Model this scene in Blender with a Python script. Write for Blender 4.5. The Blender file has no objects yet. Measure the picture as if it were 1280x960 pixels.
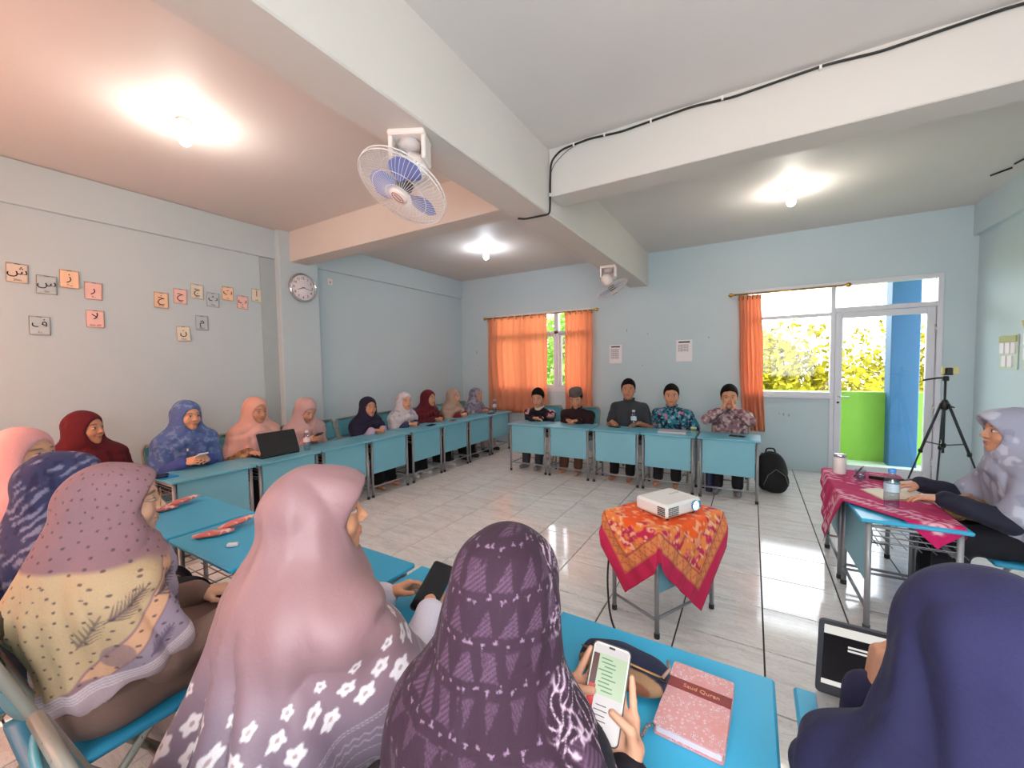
import bpy, math, random
import numpy as np
from mathutils import Matrix, Vector
from math import sin, cos, pi, radians, sqrt, atan2

SC = bpy.context.scene
COL = SC.collection

def lin(c):
    "sRGB 0-255 or hex to linear RGB"
    if isinstance(c, str):
        c = [int(c[i:i+2], 16) for i in (0, 2, 4)]
    out = []
    for v in c:
        v = v/255.0
        out.append(v/12.92 if v <= .04045 else ((v+.055)/1.055)**2.4)
    return tuple(out)

# ------------------------------------------------------------------ camera
CAM_H = 1.5
YAW, PITCH, ROLL, FPX = radians(30.7518), radians(-2.7859), radians(-0.9307), 504.24
def _cam():
    fwd = Vector((-sin(YAW)*cos(PITCH), cos(YAW)*cos(PITCH), sin(PITCH)))
    right = Vector((cos(YAW), sin(YAW), 0)); up = right.cross(fwd)
    r2 = right*cos(ROLL)+up*sin(ROLL); u2 = -right*sin(ROLL)+up*cos(ROLL)
    cd = bpy.data.cameras.new('camera'); o = bpy.data.objects.new('camera', cd); COL.objects.link(o)
    m = Matrix.Identity(4)
    for i in range(3):
        m[i][0] = r2[i]; m[i][1] = u2[i]; m[i][2] = -fwd[i]
    m[0][3] = 0; m[1][3] = 0; m[2][3] = CAM_H
    o.matrix_world = m
    cd.sensor_fit = 'HORIZONTAL'; cd.sensor_width = 36; cd.lens = 36*FPX/1280
    cd.clip_start = .02; cd.clip_end = 200
    SC.camera = o
_cam()

# ------------------------------------------------------------------ light
VS = SC.view_settings
VS.view_transform = 'Standard'; VS.look = 'None'; VS.gamma = 1.0; VS.use_curve_mapping = False
VS.exposure = 1.1
W = bpy.data.worlds.new('world'); SC.world = W; W.use_nodes = True
_bg = W.node_tree.nodes['Background']
_bg.inputs['Color'].default_value = (.86, .93, 1.0, 1); _bg.inputs['Strength'].default_value = 3.8

SC.cycles.transparent_max_bounces = 24
def area(name, loc, size, rot, power, color, portal=False):
    d = bpy.data.lights.new(name, 'AREA'); d.shape = 'RECTANGLE'; d.size, d.size_y = size
    d.energy = power; d.color = color
    o = bpy.data.objects.new(name, d); COL.objects.link(o); o.location = loc; o.rotation_euler = rot
    if portal: d.cycles.is_portal = True
    return o
# the sun stands behind the camera's side of the building and lights the trees outside
sd = bpy.data.lights.new('sun', 'SUN'); sd.energy = 2.2; sd.angle = .01; sd.color = (1, .95, .85)
so = bpy.data.objects.new('sun', sd); COL.objects.link(so)
so.rotation_euler = Vector((.42, .62, -.66)).to_track_quat('-Z', 'Y').to_euler()
# area lights added in front of two assumed rear windows, the left one orange-curtained
area('added_rear_warm_fill', (-3.4, -.66, 1.72), (2.0, 1.4), (radians(90), 0, 0), 21, (1.0, .58, .42))  # added warm fill on the room side of the assumed curtains
area('added_rear_white_fill', (.45, -.66, 1.72), (2.2, 1.4), (radians(90), 0, 0), 17, (1.0, .95, .88))  # added white fill on the room side of the assumed clear window
# sky light guided through the back wall's openings
area('door_portal', (.95, 6.70, 1.3), (1.95, 2.3), (radians(-90), 0, 0), 1, (1, 1, 1), True)
area('window_portal', (-3.3, 6.70, 1.72), (1.9, 1.4), (radians(-90), 0, 0), 1, (1, 1, 1), True)

# ------------------------------------------------------------------ materials
MATS = {}
def new_mat(name):
    m = bpy.data.materials.new(name); m.use_nodes = True; MATS[name] = m
    nt = m.node_tree; return m, nt, nt.nodes['Principled BSDF']
def N(nt, t, **kw):
    n = nt.nodes.new(t)
    for k, v in kw.items():
        if k in n.inputs.keys() and not hasattr(n, k): n.inputs[k].default_value = v
        else: setattr(n, k, v)
    return n
def setin(n, **kw):
    for k, v in kw.items(): n.inputs[k.replace('_', ' ')].default_value = v
def rgba(c): return (c[0], c[1], c[2], 1)
def mixrgb(nt, fac, a, b, mode='MIX'):
    n = nt.nodes.new('ShaderNodeMix'); n.data_type = 'RGBA'; n.blend_type = mode
    for s, v in ((n.inputs[0], fac), (n.inputs[6], a), (n.inputs[7], b)):
        if isinstance(v, (int, float)): s.default_value = v
        elif isinstance(v, tuple): s.default_value = rgba(v)
        else: nt.links.new(v, s)
    return n.outputs[2]
def math_n(nt, op, a, b=None, c=None, clamp=False):
    n = nt.nodes.new('ShaderNodeMath'); n.operation = op; n.use_clamp = clamp
    for i, v in enumerate((a, b, c)):
        if v is None: continue
        if isinstance(v, (int, float)): n.inputs[i].default_value = v
        else: nt.links.new(v, n.inputs[i])
    return n.outputs[0]
def ramp(nt, fac, stops):
    n = nt.nodes.new('ShaderNodeValToRGB'); e = n.color_ramp.elements
    while len(e) < len(stops): e.new(.5)
    for el, (p_, c) in zip(e, stops): el.position = p_; el.color = rgba(c) if len(c) == 3 else c
    nt.links.new(fac, n.inputs[0]); return n.outputs[0]
def objco(nt, scale=None):
    t = nt.nodes.new('ShaderNodeTexCoord')
    if scale is None: return t.outputs['Object']
    mp = nt.nodes.new('ShaderNodeMapping'); mp.inputs['Scale'].default_value = scale
    nt.links.new(t.outputs['Object'], mp.inputs[0]); return mp.outputs[0]
def noise(nt, co, scale, detail=3, rough=.5, dist=0):
    n = nt.nodes.new('ShaderNodeTexNoise')
    setin(n, Scale=scale, Detail=detail, Roughness=rough, Distortion=dist)
    if co is not None: nt.links.new(co, n.inputs['Vector'])
    return n.outputs['Fac']
def bump(nt, bsdf, h, strength=.2, dist=.01):
    b = nt.nodes.new('ShaderNodeBump'); b.inputs['Strength'].default_value = strength; b.inputs['Distance'].default_value = dist
    nt.links.new(h, b.inputs['Height']); nt.links.new(b.outputs[0], bsdf.inputs['Normal'])
def mat(name, c, rough=.5, metal=0, var=.06, vscale=6, bmp=0, bscale=60, spec=None, coat=0, emit=None, estr=1, sheen=0):
    m, nt, b = new_mat(name)
    c = lin(c) if (isinstance(c, str) or max(c) > 1.001) else c
    co = objco(nt)
    f = noise(nt, co, vscale, 4, .6)
    lo = tuple(x*(1-var) for x in c); hi = tuple(min(1, x*(1+var)) for x in c)
    nt.links.new(mixrgb(nt, f, lo, hi), b.inputs['Base Color'])
    setin(b, Roughness=rough, Metallic=metal)
    if spec is not None: b.inputs['Specular IOR Level'].default_value = spec
    if coat: b.inputs['Coat Weight'].default_value = coat; b.inputs['Coat Roughness'].default_value = .12
    if sheen: b.inputs['Sheen Weight'].default_value = sheen
    if bmp: bump(nt, b, noise(nt, co, bscale, 3), bmp, .004)
    if emit is not None:
        b.inputs['Emission Color'].default_value = rgba(lin(emit)); b.inputs['Emission Strength'].default_value = estr
    return m

# ------------------------------------------------------------------ mesh helpers
def tagk(o, kind): o['kind'] = kind; return o
def tag(o, label, cat, group=None):
    o['label'] = label; o['category'] = cat
    if group: o['group'] = group
    return o
def empty(name, loc=(0, 0, 0), rz=0):
    o = bpy.data.objects.new(name, None); COL.objects.link(o); o.location = loc; o.rotation_euler = (0, 0, rz)
    o.empty_display_size = .1; return o
def link_mesh(name, me, m=None, parent=None, loc=None, rot=None):
    o = bpy.data.objects.new(name, me); COL.objects.link(o)
    if m is not None and len(me.materials) == 0: me.materials.append(m)
    if parent is not None: o.parent = parent
    if loc is not None: o.location = loc
    if rot is not None: o.rotation_euler = rot
    return o
def dup(root, loc, rz, parent=None):
    r = root.copy(); COL.objects.link(r); r.location = loc; r.rotation_euler = (0, 0, rz)
    for ch in list(root.children):
        c = ch.copy(); COL.objects.link(c); c.parent = r
        for g in list(ch.children):
            d = g.copy(); COL.objects.link(d); d.parent = c
    return r
class MB:
    "collects shapes into one mesh"
    def __init__(s): s.v = []; s.f = []; s.sm = []; s.mi = []; s.cur = 0; s.uv = None
    def add(s, vs, fs, smooth=False, M=None):
        o = len(s.v)
        if M is not None: vs = [tuple(M @ Vector(v)) for v in vs]
        s.v += [tuple(v) for v in vs]; s.f += [tuple(i+o for i in f) for f in fs]
        s.sm += [smooth]*len(fs); s.mi += [s.cur]*len(fs); return s
    def box(s, c, d, M=None, ch=0):
        x, y, z = c; a, b, h = d[0]/2, d[1]/2, d[2]/2
        if ch <= 0:
            vs = [(x+i*a, y+j*b, z+k*h) for i in (-1, 1) for j in (-1, 1) for k in (-1, 1)]
            fs = [(0, 1, 3, 2), (4, 6, 7, 5), (0, 4, 5, 1), (2, 3, 7, 6), (0, 2, 6, 4), (1, 5, 7, 3)]
            return s.add(vs, fs, False, M)
        ch = min(ch, a*.95, b*.95, h*.95)
        vs = []; idx = {}
        for i in (-1, 1):
            for j in (-1, 1):
                for k in (-1, 1):
                    for ax in range(3):
                        p = [x+i*(a-ch), y+j*(b-ch), z+k*(h-ch)]
                        p[ax] = (x+i*a, y+j*b, z+k*h)[ax]
                        idx[(i, j, k, ax)] = len(vs); vs.append(tuple(p))
        fs = []
        for ax in range(3):
            o1, o2 = [q for q in range(3) if q != ax]
            for sg in (-1, 1):
                q = []
                for (m, n) in ((-1, -1), (1, -1), (1, 1), (-1, 1)):
                    key = [0, 0, 0]; key[ax] = sg; key[o1] = m; key[o2] = n
                    q.append(idx[(*key, ax)])
                fs.append(q)
        for ax in range(3):
            o1, o2 = [q for q in range(3) if q != ax]
            for m in (-1, 1):
                for n in (-1, 1):
                    def K(t, A):
                        key = [0, 0, 0]; key[ax] = t; key[o1] = m; key[o2] = n; return idx[(*key, A)]
                    fs.append([K(-1, o1), K(1, o1), K(1, o2), K(-1, o2)])
        for i in (-1, 1):
            for j in (-1, 1):
                for k in (-1, 1): fs.append([idx[(i, j, k, A)] for A in range(3)])
        # orient outward
        cen = Vector(c); out = []
        for f in fs:
            p = [Vector(vs[q]) for q in f]; n = (p[1]-p[0]).cross(p[2]-p[0]); m_ = sum(p, Vector())/len(p)-cen
            out.append(f if n.dot(m_) > 0 else f[::-1])
        return s.add(vs, out, False, M)
    def tube(s, pts, r, n=8, cap=True, M=None, rads=None, closed=False):
        P = [Vector(p) for p in pts]; L = len(P); vs = []; fs = []
        up = None
        for i in range(L):
            if closed: t = P[(i+1) % L]-P[i-1]
            else: t = P[min(i+1, L-1)]-P[max(i-1, 0)]
            if t.length < 1e-9: t = Vector((0, 0, 1))
            t.normalize()
            if up is None:
                up = Vector((0, 0, 1)) if abs(t.z) < .9 else Vector((1, 0, 0))
            a = (up-t*up.dot(t))
            if a.length < 1e-6: a = t.orthogonal()
            a.normalize(); b = t.cross(a); up = a
            rr = rads[i] if rads else r
            for k in range(n):
                w = 2*pi*k/n; vs.append(P[i]+a*(rr*cos(w))+b*(rr*sin(w)))
        R = L if closed else L-1
        for i in range(R):
            j = (i+1) % L
            for k in range(n): fs.append((i*n+k, i*n+(k+1) % n, j*n+(k+1) % n, j*n+k))
        if cap and not closed:
            fs.append(tuple(range(n))[::-1]); fs.append(tuple((L-1)*n+k for k in range(n)))
        s.add(vs, fs, True, M); return s
    def lathe(s, prof, n=24, M=None, cap=True):
        vs = []; fs = []
        for (r, z) in prof:
            for k in range(n): w = 2*pi*k/n; vs.append((r*cos(w), r*sin(w), z))
        for i in range(len(prof)-1):
            for k in range(n): fs.append((i*n+k, i*n+(k+1) % n, (i+1)*n+(k+1) % n, (i+1)*n+k))
        if cap:
            fs.append(tuple(range(n))[::-1]); fs.append(tuple((len(prof)-1)*n+k for k in range(n)))
        return s.add(vs, fs, True, M)
    def grid(s, fn, nu, nv, M=None, smooth=True, thick=0):
        vs = [fn(i/nu, j/nv) for j in range(nv+1) for i in range(nu+1)]
        fs = [(j*(nu+1)+i, j*(nu+1)+i+1, (j+1)*(nu+1)+i+1, (j+1)*(nu+1)+i) for j in range(nv) for i in range(nu)]
        return s.add(vs, fs, smooth, M)
    def prism(s, poly, z0, z1, M=None):
        n = len(poly); vs = [(x, y, z0) for x, y in poly]+[(x, y, z1) for x, y in poly]
        fs = [tuple(range(n))[::-1], tuple(range(n, 2*n))]+[(i, (i+1) % n, n+(i+1) % n, n+i) for i in range(n)]
        return s.add(vs, fs, False, M)
    def mesh(s, name, mats):
        me = bpy.data.meshes.new(name); me.from_pydata(s.v, [], s.f)
        me.polygons.foreach_set('use_smooth', s.sm); me.polygons.foreach_set('material_index', s.mi)
        for m in (mats if isinstance(mats, (list, tuple)) else [mats]): me.materials.append(m)
        me.update(); return me
    def build(s, name, mats, parent=None, loc=None, rot=None, solid=0, auto=None):
        me = s.mesh(name, mats)
        if auto is not None: me.set_sharp_from_angle(angle=radians(auto))
        o = link_mesh(name, me, None, parent, loc, rot)
        if solid:
            md = o.modifiers.new('solid', 'SOLIDIFY'); md.thickness = solid; md.offset = 0
        return o
def rrect(w, h, r, n=5):
    out = []
    for cx, cy, a0 in ((w/2-r, h/2-r, 0), (-w/2+r, h/2-r, 90), (-w/2+r, -h/2+r, 180), (w/2-r, -h/2+r, 270)):
        for i in range(n+1): a = radians(a0+90*i/n); out.append((cx+r*cos(a), cy+r*sin(a)))
    return out
def arc_path(pts, r=.03, n=5):
    "polyline with rounded corners"
    P = [Vector(p) for p in pts]; out = [P[0]]
    for i in range(1, len(P)-1):
        a = (P[i-1]-P[i]); b = (P[i+1]-P[i]); rr = min(r, a.length*.45, b.length*.45)
        A = P[i]+a.normalized()*rr; B = P[i]+b.normalized()*rr
        for k in range(n+1):
            t = k/n; out.append(A*(1-t)**2+P[i]*2*t*(1-t)+B*t*t)
    out.append(P[-1]); return out
def text_mesh(body, size, align='CENTER', extrude=.0008):
    cu = bpy.data.curves.new('txt', 'FONT'); cu.body = body; cu.size = size; cu.align_x = align; cu.align_y = 'CENTER'; cu.extrude = extrude; cu.resolution_u = 2
    o = bpy.data.objects.new('txt', cu); COL.objects.link(o)
    dg = bpy.context.evaluated_depsgraph_get(); me = bpy.data.meshes.new_from_object(o.evaluated_get(dg))
    bpy.data.objects.remove(o); bpy.data.curves.remove(cu); me.materials.clear(); return me

# ------------------------------------------------------------------ shared materials
def m_wall():
    m, nt, b = new_mat('blue_wall_paint'); co = objco(nt)
    f = noise(nt, co, 1.1, 5, .6); g = noise(nt, co, 9, 6, .7)
    c = mixrgb(nt, f, lin((184, 203, 210)), lin((196, 212, 217)))
    sc = ramp(nt, g, [(.66, (0, 0, 0)), (.78, (1, 1, 1))])
    c = mixrgb(nt, math_n(nt, 'MULTIPLY', sc, .16), c, lin((120, 140, 142)))
    nt.links.new(c, b.inputs['Base Color']); setin(b, Roughness=.55); b.inputs['Specular IOR Level'].default_value = .35
    bump(nt, b, noise(nt, co, 26, 5, .6), .12, .01); return m
def m_plaster(name, c1, c2):
    m, nt, b = new_mat(name); co = objco(nt)
    f = noise(nt, co, 1.3, 5, .6)
    nt.links.new(mixrgb(nt, f, lin(c1), lin(c2)), b.inputs['Base Color'])
    setin(b, Roughness=.6); bump(nt, b, noise(nt, co, 7, 5, .6), .12, .012); return m
def m_tile():
    m, nt, b = new_mat('marble_tile')
    tc = nt.nodes.new('ShaderNodeNewGeometry'); oi = nt.nodes.new('ShaderNodeObjectInfo')
    mp = nt.nodes.new('ShaderNodeMapping'); mp.inputs['Rotation'].default_value = (0, 0, radians(-24)); mp.inputs['Scale'].default_value = (1.7, 9, 1)
    off = nt.nodes.new('ShaderNodeVectorMath'); off.operation = 'SCALE'
    comb = nt.nodes.new('ShaderNodeCombineXYZ'); nt.links.new(oi.outputs['Random'], comb.inputs[0]); nt.links.new(oi.outputs['Random'], comb.inputs[1])
    nt.links.new(comb.outputs[0], off.inputs[0]); off.inputs['Scale'].default_value = 17
    ad = nt.nodes.new('ShaderNodeVectorMath'); ad.operation = 'ADD'
    nt.links.new(tc.outputs['Position'], ad.inputs[0]); nt.links.new(off.outputs[0], ad.inputs[1]); nt.links.new(ad.outputs[0], mp.inputs[0])
    f = noise(nt, mp.outputs[0], 1.6, 5, .6, .8)
    c = ramp(nt, f, [(.34, lin((222, 220, 218))), (.5, lin((238, 235, 232))), (.62, lin((243, 241, 238)))])
    v = noise(nt, mp.outputs[0], 2.6, 4, .7, 1.5)
    vein = ramp(nt, v, [(.47, (0, 0, 0)), (.5, (1, 1, 1)), (.53, (0, 0, 0))])
    c = mixrgb(nt, math_n(nt, 'MULTIPLY', vein, .30), c, lin((150, 146, 145)))
    nt.links.new(c, b.inputs['Base Color']); setin(b, Roughness=.09); b.inputs['Specular IOR Level'].default_value = .55
    return m
M_WALL = m_wall(); M_CEIL = m_plaster('white_beam_paint', (204, 198, 191), (215, 209, 202)); M_CEIL2 = m_plaster('grey_white_ceiling_paint', (210, 204, 200), (220, 214, 210)); M_TILE = m_tile()
M_GROUT = mat('dark_grout', (58, 54, 52), .85)
M_FRAME = mat('white_aluminium', (214, 216, 224), .35, 0, .03)
M_STEEL = mat('grey_painted_steel', (150, 152, 156), .38, .35, .12, 14)
M_WORN = None
M_RUBBER = mat('dark_rubber', (52, 54, 58), .8)
M_TOP = mat('blue_desk_laminate', (58, 170, 212), .34, 0, .09, 5)
M_TOPP = mat('pale_blue_desk_laminate', (104, 176, 198), .36, 0, .09, 5)
M_PANEL = mat('pale_blue_panel', (122, 186, 204), .42, 0, .07, 4)
M_SEAT = mat('blue_seat_plastic', (44, 140, 178), .4, 0, .08)
M_BACK = mat('teal_back_plastic', (86, 158, 172), .42, 0, .08)
M_BLACK = mat('black_plastic', (22, 23, 26), .4)
M_BLACKCLOTH = mat('black_cloth', (20, 20, 23), .8, 0, .2, 30, .3, 200)
M_WHITE = mat('white_plastic', (232, 230, 226), .35, 0, .02)
M_BRASS = mat('brass', (196, 150, 70), .25, .9, .1)
M_CHROME = mat('chrome', (205, 206, 210), .15, .95, .03)
M_PAPER = mat('white_paper', (236, 230, 234), .7, 0, .03)
M_INK = mat('black_ink', (24, 20, 20), .6)
M_INKG = mat('grey_ink', (120, 112, 116), .7)
def m_glass(name, tint=(1, 1, 1), gl=.02):
    m = bpy.data.materials.new(name); m.use_nodes = True; nt = m.node_tree; nt.nodes.clear()
    o = nt.nodes.new('ShaderNodeOutputMaterial'); t = nt.nodes.new('ShaderNodeBsdfTransparent'); g = nt.nodes.new('ShaderNodeBsdfGlossy')
    t.inputs[0].default_value = rgba(tint); g.inputs['Roughness'].default_value = .03
    lw = nt.nodes.new('ShaderNodeLayerWeight'); lw.inputs[0].default_value = .5
    fac = math_n(nt, 'MULTIPLY_ADD', math_n(nt, 'POWER', lw.outputs['Facing'], 4), .6, gl)
    # a little unevenness keeps the glass from being a perfect mirror
    n = noise(nt, objco(nt), 3, 2); bp = nt.nodes.new('ShaderNodeBump'); bp.inputs['Strength'].default_value = .02
    nt.links.new(n, bp.inputs['Height']); nt.links.new(bp.outputs[0], g.inputs['Normal'])
    mx = nt.nodes.new('ShaderNodeMixShader'); nt.links.new(fac, mx.inputs[0]); nt.links.new(t.outputs[0], mx.inputs[1]); nt.links.new(g.outputs[0], mx.inputs[2])
    nt.links.new(mx.outputs[0], o.inputs[0]); MATS[name] = m; return m
M_GLASS = m_glass('window_glass'); M_PET = m_glass('clear_bottle_plastic', (.80, .88, .94), .12)
def m_curtain():
    m = bpy.data.materials.new('orange_curtain_cloth'); m.use_nodes = True; nt = m.node_tree; nt.nodes.clear()
    o = nt.nodes.new('ShaderNodeOutputMaterial'); d = nt.nodes.new('ShaderNodeBsdfDiffuse'); t = nt.nodes.new('ShaderNodeBsdfTranslucent')
    co = objco(nt, (60, 60, 2)); f = noise(nt, co, 3, 3)
    c = mixrgb(nt, f, lin((246, 182, 148)), lin((250, 198, 164)))
    nt.links.new(c, d.inputs[0]); nt.links.new(c, t.inputs[0])
    mx = nt.nodes.new('ShaderNodeMixShader'); mx.inputs[0].default_value = .6
    nt.links.new(d.outputs[0], mx.inputs[1]); nt.links.new(t.outputs[0], mx.inputs[2]); nt.links.new(mx.outputs[0], o.inputs[0]); return m
M_CURT = m_curtain()

# ------------------------------------------------------------------ room shell
XL, XR, YB, YR, ZC = -5.07, 2.12, 6.61, -.75, 3.2
def struct(mb, name, m, parent=None):
    o = mb.build(name, m, parent)
    if parent is None: o['kind'] = 'structure'
    return o
# floor: grout bed with marble tiles laid on it
fl = struct(MB().box(((XL+XR)/2-.03, (YB+YR)/2, -.06), (XR-XL+.4, YB-YR+.3, .10)), 'floor', M_GROUT)
TP = .418
tm = MB().box((0, 0, 0), (TP-.008, TP-.008, .012), ch=.0012).mesh('tile', M_TILE)
rest = MB(); rnd = random.Random(4)
for i in range(-14, 8):
    for j in range(-9, 13):
        x0, y0 = .07+i*TP, 2.39+j*TP
        xa, xb = max(x0, XL-.08), min(x0+TP, XR+.08); ya, yb = max(y0, YR), min(y0+TP, YB)
        if xb-xa < .02 or yb-ya < .02: continue
        cx, cy = (xa+xb)/2, (ya+yb)/2
        full = xb-xa > TP-.001 and yb-ya > TP-.001
        if cy < .05: rest.box((cx, cy, -.006), (xb-xa-.008, yb-ya-.008, .012)); continue
        if full: t = link_mesh('tile', tm, None, fl, (cx, cy, -.006+rnd.uniform(-.0004, .0004)))
        else: t = MB().box((0, 0, 0), (xb-xa-.008, yb-ya-.008, .012), ch=.0012).build('tile', M_TILE, fl, (cx, cy, -.006))
tagk(rest.build('tile_rest', M_TILE, fl), 'stuff')
struct(MB().box(((XL+XR)/2, (YB+YR)/2, ZC+.1), (XR-XL+.6, YB-YR+.5, .2)), 'ceiling', M_CEIL2)
# walls: the upper band stands a little proud of the wall below it
wl = MB(); wl.box((XL-.15, (YB+YR)/2, 3.02), (.30, YB-YR+.2, .35)); wl.box((XL-.19, (YB+YR)/2, 1.43), (.30, YB-YR+.2, 2.86))
struct(wl, 'wall_left', M_WALL)
wr = MB(); wr.box((XR+.15, (YB+YR)/2, 3.03), (.30, YB-YR+.2, .35)); wr.box((XR+.20, (YB+YR)/2, 1.44), (.30, YB-YR+.2, 2.88))
struct(wr, 'wall_right', M_WALL)
def wall_y(name, y, x0, x1, z1, holes, th, m):
    "wall in the xz plane from y to y+th with rectangular holes"
    mb = MB(); xs = x0
    for (a, b, c, d) in sorted(holes):
        mb.box(((xs+a)/2, y+th/2, z1/2), (a-xs, abs(th), z1))
        if c > 0: mb.box(((a+b)/2, y+th/2, c/2), (b-a, abs(th), c))
        mb.box(((a+b)/2, y+th/2, (d+z1)/2), (b-a, abs(th), z1-d)); xs = b
    mb.box(((xs+x1)/2, y+th/2, z1/2), (x1-xs, abs(th), z1)); return struct(mb, name, m)
DX0, DX1, DM, DT = -.10, 1.90, .89, 2.48       # big opening: window part then door part
wb = MB(); th = .18
def bw(x0, x1, z0, z1): wb.box(((x0+x1)/2, YB+th/2, (z0+z1)/2), (x1-x0, th, z1-z0))
bw(XL-.3, -4.25, 0, ZC); bw(-4.25, -2.36, 0, 1.0); bw(-4.25, -2.36, 2.44, ZC); bw(-2.36, DX0, 0, ZC)
bw(DX0, DM-.02, 0, 1.02); bw(DX0, DX1, DT, ZC); bw(DX1, XR+.3, 0, ZC)
struct(wb, 'wall_back', M_WALL)
wall_y('wall_rear', YR-.18, XL-.3, XR+.3, ZC, [(-4.4, -2.4, 1.0, 2.44), (-.65, 1.55, 1.0, 2.44)], .18, M_WALL)  # both window openings here are assumed
# column on the left wall and the beams
struct(MB().box((XL+.0, 3.12, 1.6), (.15, .52, 3.2), ch=.006), 'trim_1', M_WALL)
struct(MB().box((XL-.03, 2.78, 1.42), (.02, .19, 2.84)), 'trim_6', mat('grey_strip', (170, 186, 190), .6, 0, .08))  # thin strip coloured a little darker than the wall beside it
struct(MB().box((-1.555, (YB+YR)/2, 2.96), (.29, YB-YR, .52), ch=.008), 'trim_2', M_CEIL)
struct(MB().box(((XL-1.70)/2, 3.12, 3.02), (-1.70-XL, .24, .38), ch=.006), 'trim_3', M_CEIL)
struct(MB().box(((XR-1.41)/2, 3.12, 3.02), (XR+1.41, .24, .38), ch=.006), 'trim_4', M_CEIL)
struct(MB().box((XR+.02, 3.12, 1.45), (.14, .50, 2.9), ch=.006), 'trim_5', M_WALL)

# ------------------------------------------------------------------ windows and door of the back wall
def bars(parent, name, lst, y, d, m=M_FRAME):
    for (x0, x1, z0, z1) in lst:
        MB().box(((x0+x1)/2, y, (z0+z1)/2), (x1-x0, d, z1-z0), ch=.004).build(name, m, parent)
def pane(parent, x0, x1, z0, z1, y):
    MB().box(((x0+x1)/2, y, (z0+z1)/2), (x1-x0, .005, z1-z0)).build('pane', M_GLASS, parent)
w1 = tagk(empty('window_1'), 'structure')
bars(w1, 'window_frame', [(-4.25, -2.36, 2.40, 2.44), (-4.25, -2.36, 1.0, 1.08), (-4.25, -4.20, 1.08, 2.40), (-2.41, -2.36, 1.08, 2.40), (-4.20, -2.41, 2.03, 2.08), (-3.68, -3.62, 1.08, 2.40), (-3.04, -2.96, 1.08, 2.40)], YB+.04, .09)
for a, b in ((-4.20, -3.68), (-3.62, -3.04), (-2.96, -2.41)):
    pane(w1, a, b, 2.08, 2.40, YB+.06)
    bars(w1, 'sash', [(a, a+.04, 1.08, 2.03), (b-.04, b, 1.08, 2.03), (a+.04, b-.04, 1.08, 1.12), (a+.04, b-.04, 1.99, 2.03)], YB+.06, .035)
    pane(w1, a+.04, b-.04, 1.12, 1.99, YB+.06)
w2 = tagk(empty('window_2'), 'structure')
bars(w2, 'window_frame', [(DX0, DX1, 2.43, DT), (DX0, DM-.02, 1.01, 1.07), (DX0, DX0+.05, 1.07, 2.43), (DM-.02, DM+.025, 0, 2.43), (DX1-.05, DX1, 0, 2.43), (DX0+.05, DM-.02, 2.06, 2.10), (DM+.025, DX1-.05, 2.10, 2.155)], YB+.03, .10)
pane(w2, DX0+.05, DM-.02, 2.10, 2.43, YB+.05); pane(w2, DM+.025, DX1-.05, 2.155, 2.43, YB+.05); pane(w2, DX0+.05, DM-.02, 1.07, 2.06, YB+.05)
MB().box((.38, YB-.02, 1.005), (1.0, .10, .03), ch=.005).build('window_sill', M_FRAME, w2)
d1 = tagk(empty('door_1'), 'structure')
a, b = DM+.03, DX1-.055
bars(d1, 'stile', [(a, a+.075, .02, 2.095), (b-.075, b, .02, 2.095)], YB+.03, .05)
bars(d1, 'rail', [(a+.075, b-.075, 2.02, 2.095), (a+.075, b-.075, .02, .14)], YB+.03, .045)
pane(d1, a+.075, b-.075, .14, 2.02, YB+.03)
MB().tube(arc_path([(a+.04, YB, 1.02), (a+.04, YB-.05, 1.02), (a+.15, YB-.05, 1.015)], .015), .009, 8).build('handle', M_CHROME, d1)
MB().lathe([(.014, 0), (.014, .012)], 12, Matrix.Translation((a+.04, YB+.01, .94)) @ Matrix.Rotation(pi/2, 4, 'X')).build('lock', M_BLACK, d1)
for z in (1.84, .9, .25): MB().tube([(b, YB-.002, z-.05), (b, YB-.002, z+.05)], .011, 8).build('hinge', M_CHROME, d1)
# assumed rear wall windows, unseen behind the camera
for k, (x0, x1) in enumerate(((-4.4, -2.4), (-.65, 1.55))):
    w = tagk(empty('window_%d' % (k+3)), 'structure')
    xm = (x0+x1)/2
    bars(w, 'window_frame', [(x0, x1, 2.39, 2.44), (x0, x1, 1.0, 1.05), (x0, x0+.05, 1.05, 2.39), (x1-.05, x1, 1.05, 2.39), (xm-.025, xm+.025, 1.05, 2.39)], YR-.06, .08)
    pane(w, x0+.05, xm-.025, 1.05, 2.39, YR-.06); pane(w, xm+.025, x1-.05, 1.05, 2.39, YR-.06)

# ------------------------------------------------------------------ curtains
def curtain(x0, x1, z0, z1, y, waves, amp, name, label, slant=0, seed=1):
    rn = random.Random(seed); ph = rn.uniform(0, 6)
    def fn(u, v):
        z = z1+(z0-z1)*v; w = u+.012*sin(7*v+ph)
        x = x0+(x1-x0)*u+slant*v*(x1-x0)
        return (x+.006*sin(9*v+5*u), y+amp*(.65+.5*v)*sin(2*pi*waves*w+ph)+.3*amp*sin(2*pi*waves*2.3*w+1+2*v), z)
    e = empty(name, ((x0+x1)/2, y, z0)); o = MB().grid(lambda u, v: tuple(Vector(fn(u, v))-Vector(((x0+x1)/2, y, z0))), max(40, int(waves*14)), 24).build('curtain_cloth', M_CURT, e, solid=.002)
    n = int(waves)
    for k in range(n+1):
        u = (k+.1)/n; x = x0+(x1-x0)*min(u, .98)-(x0+x1)/2
        MB().tube([(x+.003*sin(a), .030*cos(a), z1-z0-.03+.030*sin(a)) for a in np.linspace(0, 2*pi, 15)[:-1]], .006, 6, closed=True).build('ring', M_BRASS, e)
    tag(e, label, 'curtain'); return e
YC = YB-.10
curtain(-4.40, -3.13, .60, 2.39, YC, 8, .022, 'curtain', 'wide orange curtain with brass rings drawn over the smaller window', seed=2)
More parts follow.
